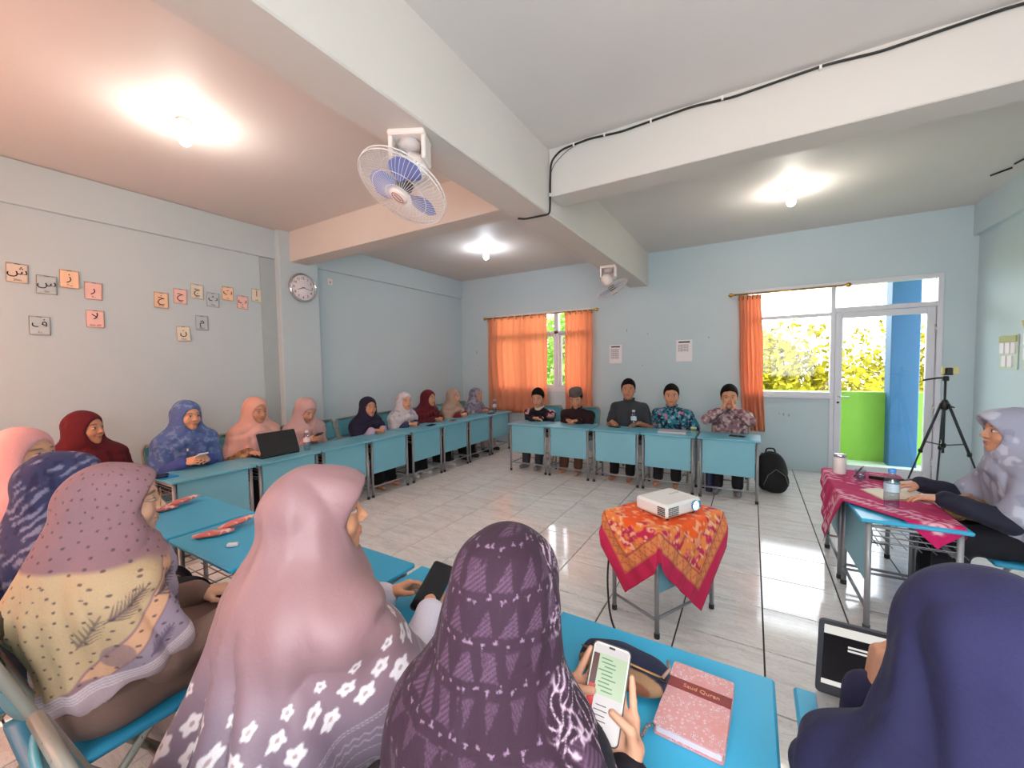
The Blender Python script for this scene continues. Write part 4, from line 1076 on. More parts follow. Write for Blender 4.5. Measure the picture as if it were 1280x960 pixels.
# ------------------------------------------------------------------ the people of the left row (facing +x)
RL = radians(-90)
def rest_arms(yy=.30, z=.715, dx=.09): return dict(wl=(-dx, yy, z), wr=(dx, yy, z))
def clasp(k_=.8): return {k: ('rest', (-k*k_, .55, -.05), (-k*.25, .1, -1)) for k in (-1, 1)}
def glasses(e, s, m, rim=.0016):
    R = Matrix([list(r) for r in s.Rh*s.hs]).to_4x4(); M_ = Matrix.Translation(tuple(s.hc)) @ R; g = MB()
    for sx in (-1, 1):
        g.tube([(sx*.033+.024*(abs(cos(a))**.7)*(1 if cos(a) > 0 else -1), .100-.10*abs(sx*.033+.024*cos(a))**1.5*2.2, .002+.019*(abs(sin(a))**.7)*(1 if sin(a) > 0 else -1)) for a in np.linspace(0, 2*pi, 21)[:-1]], rim, 5, closed=True, M=M_)
        g.tube([(sx*.057, .090, .006), (sx*.070, .060, .010), (sx*.076, .0, .008)], rim, 5, M=M_)
    g.tube([(-.010, .103, .006), (0, .106, .009), (.010, .103, .006)], rim, 5, M=M_)
    g.build('glasses', m, e)
M_GOLDW = mat('gold_wire', (186, 150, 110), .3, .8); 
GL = 'people seated along the left wall'
left = [
 # label, y, T, lean, yaw, pitch, hijab base paint, tunic, skirt, hands/arms
 ('woman in a grey-lilac hijab at the corner end of the left row', 5.78, 1.11, .10, 2, 0, spots((132, 126, 142), [((160, 152, 166), 26, .55, 1), ((104, 98, 118), 30, .6, 2)]), (120, 104, 116), (170, 150, 156), {}),
 ('woman in a beige hijab with maroon sleeves in the left row', 5.16, 1.13, .10, 4, 0, plain((176, 148, 130)), (112, 30, 38), (24, 22, 26), {}),
 ('woman in a plain maroon hijab sitting in the middle of the left row', 4.56, 1.15, .10, 2, 0, plain((98, 26, 36)), (82, 24, 34), (22, 22, 26), dict(cape=.36)),
 ('woman in a white hijab with dark blue sleeves in the left row', 4.03, 1.15, .14, -14, 2, spots((206, 198, 202), [((176, 170, 182), 22, .56, 3)]), (44, 56, 84), (20, 20, 24), {}),
 ('woman in a navy hijab and glasses in the left row', 3.45, 1.13, .10, -12, 0, plain((38, 34, 58)), (168, 158, 186), (20, 20, 24), dict(cape=.36)),
 ('woman in a dusty pink hijab looking down at her phone', 2.63, 1.18, .08, 4, -34, plain((196, 158, 154)), (176, 140, 132), (30, 26, 30), dict(cape=.34)),
 ('woman in a peach hijab sitting behind the black laptop', 2.10, 1.23, .10, 8, -10, plain((218, 164, 148)), (150, 112, 78), (40, 32, 32), dict(cape=.34)),
 ('woman in a blue hijab holding a phone in the left row', 1.54, 1.245, .10, 12, -4, spots((84, 106, 158), [((110, 134, 180), 34, .57, 4)]), (66, 82, 150), (34, 36, 60), dict(cape=.40, arm=.8)),
 ('woman in a dark maroon hijab sitting beside the woman in blue', .93, 1.22, .06, 38, 0, plain((92, 24, 34)), (70, 20, 28), (26, 22, 26), dict(cape=.40)),
]
for i, (lb, y, T, ln, yw, pt, hp_, tc, bc, par) in enumerate(left):
    armz = .715; dx = .085 if i not in (5,) else .06
    near = i >= 5
    kw = rest_arms(.30 if i != 5 else .24, armz if i != 5 else .73, dx)
    if i == 6: kw = dict(wl=(-.13, .27, .715), wr=(.13, .27, .715))
    if i == 7: kw = dict(wl=(-.085, .27, .73), wr=(.085, .27, .73))
    if i == 8: kw = dict(wl=(-.16, .20, .58), wr=(.10, .22, .58))
    s = skeleton(T, ln, yw, pt, 0, .155, **kw)
    hd = clasp()
    if i in (5, 7): hd = {k: ('hold', (-k*.55, .8, .18), (-k*.75, -.2, -.5)) for k in (-1, 1)}
    if i == 6: hd = {k: ('flat', (-k*.15, 1, -.05), (0, 0, -1)) for k in (-1, 1)}
    pr = dict(cape=.31, arm=.72, folds=.015, wrk=1.5, vf=.003); pr.update(par)
    tp = plain(tc)
    if i == 6: tp = spots(tc, [((200, 160, 120), 22, .52, 7), ((96, 62, 48), 30, .6, 8)])
    ex = (lambda e, s: glasses(e, s, M_GOLDW)) if i == 4 else None
    if i == 7: ex = lambda e, s: MB().box((.045, s.chest[1]+.165, s.neck[2]-.12), (.014, .008, .022), ch=.003).build('hijab_pin', M_WHITE, e)
    person(lb, -4.32, y, RL, s, (202, 152, 122) if i % 2 else (190, 138, 108), .011 if near else .013, .004 if near else .006, hd, tp, plain(bc), (pr, hp_), group=None, socks=(214, 206, 200) if i in (2, 3) else (None if i in (4, 8) else (60, 54, 56)), extra=ex)
    chair(-4.34, y, RL, 'folding chair under the '+' '.join(lb.split()[:6]), 'folding chairs')

# ------------------------------------------------------------------ the men along the back (facing -y)
MY = 5.52
blk = spots((28, 22, 32), [((30, 22, 34), 20, .5, 1)])
def jacket(V):
    C = base(V, (30, 24, 36)); m = sstep(np.abs(V[:, 0]), .13, .16)*sstep(V[:, 2], .70, .76); C = lay(C, m*sstep(vnoise(V, 28, 5), .46, .54), (214, 176, 176)); return lay(C, m*sstep(vnoise(V, 40, 9), .60, .66), (150, 60, 70))
teal = spots((24, 62, 84), [((44, 128, 150), 26, .44, 2), ((150, 176, 190), 44, .62, 4), ((20, 34, 58), 36, .60, 6), ((196, 110, 140), 30, .70, 11)])
mauveb = spots((142, 112, 120), [((186, 160, 162), 24, .50, 2), ((104, 76, 86), 30, .58, 3), ((206, 186, 186), 48, .63, 5)])
men = [
 ('young man in a black jacket with pale sleeve patches, arms folded on the desk', -2.72, 1.135, .16, 10, -12, 'hair', jacket, 'long', (196, 146, 116), (60, 60, 70), dict(wl=(-.08, .30, .715), wr=(.02, .34, .715)), {-1: ('rest', (.95, .2, 0), (0, .1, -1)), 1: ('rest', (-.95, .05, 0), (0, .1, -1))}),
 ('man in a dark maroon shirt and grey cap, hands on the desk', -2.12, 1.15, .16, 8, -22, 'cap', plain((44, 24, 30)), 'long', (186, 132, 102), (92, 66, 52), dict(wl=(-.08, .32, .715), wr=(.09, .32, .715)), None),
 ('man in a plain dark grey short-sleeved shirt sitting upright', -1.42, 1.275, .04, 13, 2, 'hair', plain((58, 64, 70)), 'short', (176, 122, 92), (24, 24, 28), dict(wl=(-.17, .24, .712), wr=(.17, .24, .712)), {k: ('rest', (-k*.5, .85, -.1), (0, 0, -1)) for k in (-1, 1)}),
 ('man in a teal batik shirt behind the closed laptop', -.875, 1.21, .05, 9, 0, 'hair', teal, 'short', (190, 136, 104), (34, 34, 40), dict(wl=(-.15, .16, .60), wr=(.15, .16, .60)), None),
 ('man in a mauve batik shirt with hands clasped before his mouth', -.225, 1.215, .10, 4, -2, 'hair', mauveb, 'long', (196, 142, 110), (26, 26, 32), dict(wl=(-.055, .235, .955), wr=(.055, .235, .955)), {k: ('fist', (-k*.35, -.25, .9), (-k*.9, .0, .1)) for k in (-1, 1)}),
]
for i, (lb, x, T, ln, yw, pt, hr_, tp, sl, skn, bc, arms, hd) in enumerate(men):
    s = skeleton(T, ln, yw, pt, 0, .185, male=True, pole=((.9, .3, -.75) if i == 4 else None), knee=.38, **arms)
    person(lb, x, MY, pi, s, skn, .012, .005, hd, tp, plain(bc), None, hr_, sl, None, (120, 122, 130) if i in (0, 4) else None, None, 'shirt', 'trousers', collar=tp if i != 0 else plain((220, 200, 180)))
    chair(x, MY+.02, pi, 'folding chair under the '+lb.split(',')[0].replace(' with pale sleeve patches', '').replace(' with hands clasped before his mouth', ''), 'folding chairs')

# ------------------------------------------------------------------ the teacher on the right (facing -x)
def teach_p(V):
    C = base(V, (150, 152, 170)); C = lay(C, .75*sstep(vnoise(V, 17, 3)*.6+vnoise(V, 38, 4)*.4, .54, .62), (190, 192, 206)); return lay(C, .5*sstep(vnoise(V, 24, 8), .66, .74), (120, 124, 146))
s = skeleton(1.235, .06, 6, 2, 0, .165, wl=(-.16, .40, .735), wr=(.14, .42, .735), knee=.34)
person('woman in a pale grey patterned hijab seated behind the teacher desk', 1.30, 3.20, radians(90), s, (190, 138, 110), .009, .0035, {k: ('rest', (-k*.3, .9, -.1), (0, 0, -1)) for k in (-1, 1)}, plain((34, 36, 52)), plain((26, 26, 34)), (dict(brim=.045, cape=.42, arm=.78, folds=.012, loose=.02, ymid=.055, wrk=1.5), teach_p), sub=False)
chair(1.30, 3.20, radians(90), 'folding chair with blue seat under the woman at the teacher desk', 'folding chairs')

# ------------------------------------------------------------------ the front row of women (facing +y), seen from behind
GY = .42
def cyl(V, s):
    q = V-s.neck; ph = np.arctan2(q[:, 0], q[:, 1]+.02); return ph, V[:, 2]
def headloc(V, s): return (V-s.hc) @ s.Rh/s.hs
def seg2(a, b, p0, p1):
    p0 = np.array(p0); p1 = np.array(p1); d = p1-p0; t = np.clip(((a-p0[0])*d[0]+(b-p0[1])*d[1])/(d @ d), 0, 1)
    return np.hypot(a-p0[0]-t*d[0], b-p0[1]-t*d[1]), t
# pink hijab, half out of the picture
s = skeleton(1.25, .0, -52, 0, 0, .155, wl=(-.1, .26, .60), wr=(.1, .26, .60))
person('woman in a pink hijab at the desk with two pink packets', -2.95, GY-.02, 0, s, (206, 156, 126), .011, .004, None, plain((150, 110, 112)), plain((60, 50, 56)), (dict(cape=.34), plain((216, 160, 160))))
# navy printed hijab
def navy_print(V, s):
    C = base(V, (62, 64, 100)); w = vnoise(V, 30, 2); st = np.sin((V[:, 0]*.5+V[:, 1]*.6-V[:, 2])*170+6*w)
    C = lay(C, .75*sstep(st, .1, .5)*sstep(vnoise(V, 26, 7), .42, .52), (150, 150, 178)); return lay(C, .6*sstep(vnoise(V, 60, 9), .66, .72), (40, 40, 72))
s = skeleton(1.21, -.01, -28, 0, 0, .155, wl=(-.1, .26, .60), wr=(.1, .26, .60))
person('woman in a navy hijab with pale hatched print', -2.22, GY-.03, 0, s, (196, 146, 118), .010, .004, None, plain((86, 84, 110)), plain((50, 50, 60)), (dict(cape=.34, brim=.012), navy_print), hh_h=.007)
# dotted mauve hijab, glasses
def dotted(V, s):
    L = headloc(V, s); q = V-s.neck; y, z = q[:, 1], q[:, 2]
    C = base(V, (156, 118, 124)); C = C*(.94+.12*vnoise(V, 9, 2))[:, None]
    hem = s.neck[2]-.30+.42*q[:, 1]; v = V[:, 2]-hem
    body = sstep(-z, -.035, -.02)*sstep(L[:, 2]*0-1*(L[:, 2]+.10)-.55*(L[:, 1]-.02), -.01, .015)
    bx = y-(.06+.75*(z+.05)); cream = body*sstep(-bx, 0, .008); C = lay(C, cream, (202, 172, 136))
    org = body*sstep(bx, 0, .006)*sstep(-(bx-.055), 0, .006)*sstep(z, -.27, -.26); C = lay(C, org, (222, 170, 136))
    lav = body*sstep(bx-.055, 0, .006); C = lay(C, lav, (160, 142, 158))
    rn = random.Random(3)
    for (cy, cz, an, ln, n, col, sp) in ((-.06, -.10, 35, .12, 9, (112, 92, 92), .28), (.05, -.075, 15, .10, 8, (92, 78, 92), .26), (.11, -.14, -20, .11, 9, (92, 80, 104), .26), (-.10, -.17, 70, .10, 6, (130, 112, 100), .3), (.02, -.22, 40, .08, 8, (110, 92, 116), .25), (.14, -.08, -40, .09, 7, (112, 80, 98), .3)):
        a0 = radians(an); ax = (cos(a0), sin(a0)); p1 = (cy+ax[0]*ln, cz+ax[1]*ln)
        d, t = seg2(y, z, (cy, cz), p1); C = lay(C, body*.8*sstep(-d, -.0035, -.0015), col)
        for k in range(n):
            f = .1+.8*k/n; b0 = (cy+ax[0]*ln*f, cz+ax[1]*ln*f)
            for sg in (-1, 1):
                a1 = a0+sg*.75; l2 = ln*.42*(1-f*.6); d, t = seg2(y, z, b0, (b0[0]+cos(a1)*l2, b0[1]+sin(a1)*l2)); C = lay(C, body*.8*sstep(-d, -.0045*(1-t)-.0012, -.0015*(1-t)), col)
    d = np.hypot((y+.035)/.030, (z+.205)/.036); C = lay(C, body*.75*sstep(-d, -1, -.9), (150, 122, 128))
    C = lay(C, body*sstep(-v, -.058, -.055), (190, 164, 170))
    for k in range(4): C = lay(C, body*.9*np.exp(-((v-.052+.0085*k)/.0020)**2), (228, 216, 222))
    az = np.arctan2(q[:, 0], q[:, 1]+.02-.05*(z > 0)); P_ = np.c_[az*(.12+.05*(z < -.03)), V[:, 2]]/.030; i = np.floor(P_); f = P_-i-.5+.22*np.sin(i[:, ::-1]*2.7+i*1.3); r = np.hypot(f[:, 0], f[:, 1])
    return lay(C, .85*sstep(-r, -.14, -.09)*(v > .06), (92, 74, 84))
s = skeleton(1.215, .0, -17, -2, 0, .165, wl=(-.12, .30, .62), wr=(.15, .30, .62))
person('woman in glasses and a dotted mauve hijab with cream leaf print', -1.745, GY-.02, 0, s, (214, 166, 138), .009, .003, {k: ('rest', (-k*.6, .75, 0), (0, 0, -1)) for k in (-1, 1)}, plain((128, 100, 90), .08), plain((126, 98, 88), .08), (dict(brim=.012, cape=.32, arm=.72, folds=.016, hemslope=.42, loose=.042, arm_r=.084, wrk=1.7, vf=.003, seed=1, ymid=.028, ybot=.050), dotted), hh_h=.0065, sub=True, extra=lambda e, s: glasses(e, s, M_GOLDW, .0013))
# mauve flowered hijab
def flowers(V, s):
    L = headloc(V, s); q = V-s.neck; ph = np.arctan2(q[:, 0], q[:, 1]); y, z = q[:, 1], q[:, 2]
    t = sstep(-z, -.02, .30)[:, None]; C = np.array(lin((152, 114, 117)))*(1-t)+np.array(lin((128, 110, 126)))*t
    v = z-.42*y; a = ph*.21
    for row, (v0, sz, off) in enumerate(((-.135, .0165, 0), (-.172, .019, .5), (-.098, .012, .25))):
        p = .058; u = (a/p+off); i = np.floor(u); f = (u-i-.5)*p; dv = v-v0-.006*np.sin(i*2.3); th = np.arctan2(dv, f); r = np.hypot(f, dv)
        pet = sz*(.86+.14*np.cos(5*th+i)); C = lay(C, .92*sstep(-(r-pet), -.0018, .0018), (232, 222, 226)); C = lay(C, .9*sstep(-r, -.0050, -.0030), (170, 140, 140))
    for v0, w, al in ((-.225, .0016, .5), (-.232, .0012, .5), (-.300, .0014, .45), (-.445, .0016, .5)): C = lay(C, al*np.exp(-((v-v0)/w)**2), (206, 192, 206))
    zz = np.abs(((a/.016) % 1)-.5)*.016; C = lay(C, .45*np.exp(-((v+.262-zz)/.0022)**2), (210, 196, 210)); C = lay(C, .45*np.exp(-((v+.280-zz)/.0022)**2), (210, 196, 210))
    p = .10; u = a/p; i = np.floor(u); f = (u-i-.5)*p; dv = v+.37; r = np.hypot(f, dv); th = np.arctan2(dv, f)
    for rr, am in ((.036, .25), (.020, .3)): C = lay(C, .45*np.exp(-((r-rr*(1-am*.5+am*.5*np.cos(6*th)))/.0026)**2), (204, 190, 206))
    C = lay(C, .4*np.exp(-((np.abs(f)-.048)/.002)**2)*(np.abs(dv) < .06), (204, 190, 206))
    return C
s = skeleton(1.25, .19, -31, 2, 0, .165, wl=(-.10, .50, .72), wr=(.12, .50, .735), headfwd=-.01)
person('woman in a satin mauve hijab with rows of white flowers', -1.00, GY, radians(-4), s, (206, 146, 112), .009, .003, {k: ('hold', (-k*.35, .9, .1), (-k*.7, -.1, -.6)) for k in (-1, 1)}, plain((214, 204, 216), .06), plain((110, 96, 100)), (dict(brim=.036, cape=.62, arm=1.0, folds=.018, loose=.035, side_hang=.02, wrk=2.0, n1=7, seed=2, ymid=.040, ybot=.046, arm_r=.086, long=1, vf=.004), flowers), hh_h=.0065, sub=True, hj_m=M_SATIN)
# purple hijab, holding a phone
def purple(V, s):
    L = headloc(V, s); q = V-s.neck; up = sstep(q[:, 2], .0, .06)
    az = np.where(q[:, 2] > .02, np.arctan2(L[:, 0], L[:, 1]+.014), np.arctan2(q[:, 0], q[:, 1]+.02))
    a = az*.17; z = V[:, 2]; C = base(V, (56, 35, 50)); C = C*(.9+.2*vnoise(V, 6, 1))[:, None]
    p = .062; r_ = np.floor(z/p); u = a/p+.5*(r_ % 2); i = np.floor(u); f = (u-i-.5); g = z/p-r_-.5
    hsh = np.sin(i*12.9+r_*7.3)
    tri = np.maximum(np.abs(f+.12*g)*1.5+g*.9-.28, -g-.34); stripes = .55+.45*np.sin((g*1.0+f*.6)*46)
    C = lay(C, .62*sstep(-tri, -.02, .03)*stripes*(hsh > -.5), (112, 82, 108))
    tri2 = np.maximum(np.abs(f-.25)*1.7-(g+.1)*.9-.16, g-.30); C = lay(C, .55*sstep(-tri2, -.02, .03)*(.6+.4*np.sin((g-f)*50))*(hsh < .4), (106, 76, 102))
    sx, sy = (u+.5)-np.floor(u+.5)-.5, (z/p+.5)-np.floor(z/p+.5)-.5
    star = np.abs(sx)**.5+np.abs(sy)**.5; C = lay(C, .75*sstep(-star, -.44, -.38), (150, 120, 146))
    # pale embroidered scrolls along the side edge
    edge = sstep(az, .95, 1.05)*sstep(-az, -1.95, -1.85)
    ww = np.sin(a*120+9*vnoise(V, 32, 5))*np.cos(z*105+8*vnoise(V, 30, 6)); C = lay(C, edge*.9*np.exp(-(ww/.16)**2)*sstep(vnoise(V, 20, 3), .44, .52), (214, 184, 204))
    return C
# she grips the phone with both hands: the wrists follow from the phone's own place
PH_C = np.array([-.243, .752, .850]); PH_N = np.array([.20, -.70, .68]); PH_N /= np.linalg.norm(PH_N)
PH_U = np.array([.10, .2, 1.]); PH_U -= PH_N*(PH_U @ PH_N); PH_U /= np.linalg.norm(PH_U); PH_R = np.cross(PH_U, PH_N)
_o = np.array([-.40, GY-.01, 0])
s = skeleton(1.195, .19, 4, -26, 0, .142, wl=PH_C-_o-PH_R*.066-PH_U*.082-PH_N*.026, wr=PH_C-_o+PH_R*.054-PH_U*.108-PH_N*.026, headfwd=.0, pole=(.55, -.55, -.6))
person('woman in a purple patterned hijab holding up a phone', -.40, GY-.01, 0, s, (206, 152, 124), .009, .003, {-1: ('grip', PH_U*.88+PH_R*.34, PH_N), 1: ('grip', PH_U*.93-PH_R*.26, PH_N)}, plain((26, 24, 34)), plain((30, 28, 36)), (dict(brim=.0, cape=.56, arm=.12, folds=.018, loose=.012, wrk=1.0, n1=8, seed=5, long=1, arm_r=.058, vf=.003), purple), hh_h=.0065, sub=True)
# navy hijab at the silver laptop
s = skeleton(1.175, .36, 6, -16, 0, .16, wl=(-.100, .55, .845), wr=(.12, .60, .72), headfwd=.03, pole=(.05, .15, -1))
def navyp(V): C = base(V, (38, 37, 72)); return C*(.86+.28*vnoise(V, 8, 4))[:, None]
person('woman in a plain navy hijab at the silver laptop', .315, GY+.04, 0, s, (206, 150, 120), .009, .003, {-1: ('fist', (.1, .2, 1), (1, .0, .1)), 1: ('flat', (-.1, 1, -.1), (0, 0, -1))}, plain((40, 38, 66)), plain((30, 30, 44)), (dict(brim=.0, cape=.50, arm=.62, folds=.020, loose=.03, wrk=1.2, n1=7, seed=7, g=.004, long=1, vf=.007), navyp), hh_h=.0065, sub=True)
for x, y, lb in ((-2.95, GY-.02, 'woman in a pink hijab'), (-2.22, GY-.03, 'woman in the navy hatched hijab'), (-1.745, GY-.02, 'woman in glasses and dotted hijab'), (-1.0, GY, 'woman in the satin flowered hijab'), (-.40, GY-.01, 'woman in the purple hijab'), (.30, GY+.04, 'woman in plain navy at the silver laptop')):
    chair(x, y-.02, 0, 'grey folding chair with blue seat under the '+lb, 'folding chairs')

# ------------------------------------------------------------------ projector on its cloth-covered table
def drape(name, hx, hy, rot, off, half, top, paint, m, n=90, flare=.02, parent=None, loc=(0, 0, 0), rz=0, wav=.006):
    "square cloth laid over a table top of half sizes hx, hy (local frame); beyond the edges it hangs down"
    g = np.linspace(-1, 1, n+1); U, Vv = np.meshgrid(g*half[0], g*half[1], indexing='ij'); U = U.ravel(); Vv = Vv.ravel()
    c, s_ = cos(rot), sin(rot); px = off[0]+c*U-s_*Vv; py = off[1]+s_*U+c*Vv
    qx = np.clip(px, -hx, hx); qy = np.clip(py, -hy, hy); dx, dy = px-qx, py-qy; d = np.hypot(dx, dy)+1e-9
    fl = flare*(1-np.exp(-d/.03))+.10*d*0
    wv = wav*np.sin((px*1.0-py*.8)*38)*np.clip(d/.1, 0, 1)+.06*np.clip(d-.05, 0, 1)
    x = qx+dx/d*(fl+wv); y = qy+dy/d*(fl+wv); z = top+.003+.0015*np.sin(px*50)*np.sin(py*43)-d*.985+.004*np.clip(1-d/.02, 0, 1)
    i = np.arange(n)[:, None]*(n+1)+np.arange(n)[None, :]; i = i.ravel(); F = np.stack([i, i+n+1, i+n+2, i+1], 1)
    V = np.c_[x, y, z]; me = np_mesh(name, V, F, paint(U/half[0], Vv/half[1], U, Vv), m)
    o = link_mesh(name, me, None, parent, loc, (0, 0, rz)); md = o.modifiers.new('solid', 'SOLIDIFY'); md.thickness = .0025; md.offset = 1; return o
pt = dup(desk0['pale'], (-.45, 2.51, 0), radians(62)); pt.scale = (.92, .92, .60/DH); tag(pt, 'low blue desk under the orange batik cloth', 'desk')
def batik(u, v, U, V_):
    P = np.c_[U, V_, U*0]; e = np.maximum(np.abs(u), np.abs(v)); C = base(P, (196, 40, 84))
    field = sstep(-e, -.70, -.69); n1 = vnoise(P, 34, 3); n2 = vnoise(P, 58, 9)
    C = lay(C, field*sstep(n1, .46, .52), (232, 132, 66)); C = lay(C, field*.8*sstep(n2, .62, .67), (244, 196, 150))
    C = lay(C, field*.7*np.exp(-((n1-.40)/.03)**2), (236, 160, 120))
    band = sstep(e, .69, .70)*sstep(-e, -.845, -.84); C = lay(C, band, (222, 136, 84))
    t = np.where(np.abs(u) > np.abs(v), V_, U); z = np.abs(((t/.05) % 1)-.5)*2; C = lay(C, band*.85*np.exp(-((e-.715-.11*z)/.012)**2), (170, 60, 60))
    C = lay(C, band*.8*np.exp(-((e-.70)/.006)**2)+band*.8*np.exp(-((e-.838)/.006)**2), (150, 52, 60))
    cen = sstep(-e+.10*n1, -.44, -.40); C = lay(C, cen, (236, 92, 34)); C = lay(C, cen*.9*sstep(vnoise(P, 44, 5), .64, .69), (246, 170, 130))
    return C
cl = drape('tablecloth', .285, .20, radians(45), (0, 0), (.49, .49), .60, batik, M_CLOTH, 120, .02, None, (-.45, 2.51, 0), radians(62))
tag(cl, 'orange and magenta batik cloth draped over the projector table', 'tablecloth')
pj = empty('projector', (-.42, 2.50, .612), radians(60))
b = MB(); b.box((0, 0, .052), (.30, .23, .078), ch=.014); b.build('case', M_WHITE, pj)
MB().box((0, 0, .016), (.27, .20, .012), ch=.004).build('base', mat('projector_pink_grey', (196, 176, 178), .5), pj)
lens = MB(); lens.lathe([(.001, 0), (.026, 0), (.030, .006), (.030, .014), (.026, .016)], 24, Matrix.Translation((.085, -.112, .055)) @ Matrix.Rotation(pi/2, 4, 'X'), cap=False); lens.build('lens_ring', mat('lens_blue_ring', (90, 140, 190), .3), pj)
MB().lathe([(.001, .010), (.024, .009), (.0245, .004)], 24, Matrix.Translation((.085, -.112, .055)) @ Matrix.Rotation(pi/2, 4, 'X'), cap=False).build('lens', mat('lit_lens', (220, 236, 255), .2, emit=(190, 226, 255), estr=6), pj)
MB().box((.125, -.116, .055), (.022, .004, .038)).build('lens_slider', mat('slider_blue', (84, 146, 180), .4), pj)
vt = MB()
for i in range(7):
    for j in range(5): vt.box((-.132+.0125*i, -.1155, .030+.0105*j), (.0075, .003, .0065))
    for j in range(5): vt.box((-.1505, -.10+.0125*i*.6, .030+.0105*j), (.003, .0055, .0065))
vt.build('vent_grille', M_BLACK, pj)
for sx in (-1, 1):
    for sy in (-1, 1): MB().lathe([(.008, -.006), (.009, .012)], 10, Matrix.Translation((sx*.11, sy*.085, 0))).build('foot', M_RUBBER, pj)
bt = MB()
for k in range(4): bt.box((.04+.022*k, .02, .0915), (.014, .010, .002))
bt.build('buttons', mat('button_grey', (190, 188, 186), .5), pj)
tag(pj, 'white projector with lit lens on the orange batik cloth', 'projector')
cb = [(-.56, 2.62, .60), (-.70, 2.60, .55), (-.745, 2.42, .40), (-.74, 2.33, .20), (-.70, 2.25, .03), (-.62, 2.12, .008), (-.52, 2.02, .008), (-.45, 1.80, .008), (-.40, 1.50, .008)]
cable('power_cord', cb, .006, 'black power cord hanging from the projector table to the floor', rr=.12)

# ------------------------------------------------------------------ teacher desk and what lies on it
TH = .63
for k, (x, y, a, lb) in enumerate(((.71, 3.715, -90, 'blue school desk under the far half of the magenta cloth'), (.73, 3.125, -88, 'blue school desk under the near half of the magenta cloth'))):
    t = dup(desk0['blue'], (x, y, 0), radians(a)); t.scale = (.97, 1.05, TH/DH); tag(t, lb, 'desk', 'desks of the teacher')
def magenta(u, v, U, V_):
    P = np.c_[U, V_, U*0]; e = np.maximum(np.abs(u), np.abs(v)); C = base(P, (190, 28, 96))
    rows = np.sin(V_*95)*.5+.5; n = vnoise(P, 46, 4)
    C = lay(C, .8*sstep(n*.7+rows*.3, .56, .62)*sstep(-e, -.90, -.88)*sstep(np.sin(V_*16+.5), -.25, .1), (232, 176, 200))
    fr = sstep(e, .80, .81)*sstep(-e, -.93, -.92); t = np.where(np.abs(u) > np.abs(v), V_, U)
    return lay(C, fr*.8*sstep(np.sin(t*210)*np.sin(t*31), -.05, .25), (238, 196, 206))
mc = drape('tablecloth', .555, .225, radians(45), (.10, -.12), (.55, .55), TH+.004, magenta, M_CLOTH, 110, .012, None, (.71, 3.42, 0), radians(90))
tag(mc, 'magenta batik cloth with white pattern over the teacher desk', 'tablecloth')
ZT = TH+.012
M_WATER = m_glass('water', (.94, .97, .98))
def bottle(x, y, z, h, label, cap=(80, 150, 220), lab=(190, 214, 226)):
    e = empty('water_bottle', (x, y, z)); r = h*.155
    MB().lathe([(.001, .002), (r*.9, .0), (r, .012), (r*.94, h*.14), (r, h*.2), (r, h*.36), (r*.95, h*.38), (r, h*.42), (r, h*.66), (r*.72, h*.80), (r*.42, h*.88), (r*.42, h*.91)], 20, cap=False).build('bottle', M_PET, e)
    MB().lathe([(r*.985, .006), (r*.96, h*.14), (r*.975, h*.36), (r*.97, h*.58), (.001, h*.581)], 20, cap=False).build('water', M_WATER, e)
    MB().lathe([(r*1.012, h*.42), (r*1.012, h*.63)], 20, cap=False).build('label', mat('bottle_label_%d' % int(x*100), lab, .5), e)
    MB().lathe([(r*.5, h*.895), (r*.52, h*.90), (r*.52, h*.985), (r*.46, h), (.001, h)], 16, cap=False).build('cap', mat('bottle_cap_%d' % int(x*100), cap, .4), e)
    tag(e, label, 'bottle'); return e
bottle(.70, 3.08, ZT, .225, 'water bottle with blue cap on the magenta cloth')
bottle(-3.84, 2.40, DH+.001, .20, 'water bottle beside the black laptop', (210, 214, 222), (226, 200, 206))
bottle(-3.86, 5.88, DH+.001, .22, 'water bottle on the corner desk of the left row', (214, 220, 226))
bottle(-1.285, 5.17, DH+.001, .225, 'water bottle on the desk of the man in plain dark grey', (196, 214, 232))
def tumbler(x, y, z, h, r, c, label, lid=M_CHROME):
    e = empty('tumbler', (x, y, z)); MB().lathe([(.001, 0), (r*.94, 0), (r, .01), (r, h*.8), (r*.95, h*.84)], 24, cap=False).build('body', mat('tumbler_%d' % int(x*100+900), c, .4), e)
    MB().lathe([(r*.96, h*.84), (r*.98, h*.86), (r*.98, h*.97), (r*.9, h), (.001, h)], 24, cap=False).build('lid', lid, e); tag(e, label, 'tumbler')
tumbler(.575, 3.82, ZT, .15, .038, (232, 228, 224), 'white steel-lidded tumbler on the magenta cloth')
tumbler(-.41, 5.10, .001, .27, .038, (40, 48, 80), 'dark blue tumbler standing on the floor beside clasped-hands man', M_BLACK)
def phone(x, y, z, rz, label, w=.075, l=.155, c=None, tilt=None):
    e = empty('mobile_phone', (x, y, z), rz)
    if tilt: e.rotation_euler = (tilt[0], tilt[1], rz)
    MB().prism(rrect(w, l, .010), 0, .008).build('case', c or M_BLACK, e)
    MB().prism(rrect(w-.006, l-.008, .008), .008, .0087).build('screen', mat('dark_phone_glass', (14, 15, 20), .08) if 'dark_phone_glass' not in MATS else MATS['dark_phone_glass'], e)
    return tag(e, label, 'phone')
phone(.665, 3.78, ZT+.005, radians(70), 'black phone propped against the white tumbler', .075, .16, None, (radians(-62), 0))
mic = empty('microphone', (.83, 3.70, ZT+.018), radians(-15))
MB().lathe([(.001, -.11), (.013, -.11), (.016, .04), (.018, .07), (.014, .075)], 16, Matrix.Rotation(pi/2, 4, 'Y'), cap=False).build('handle', M_BLACK, mic)
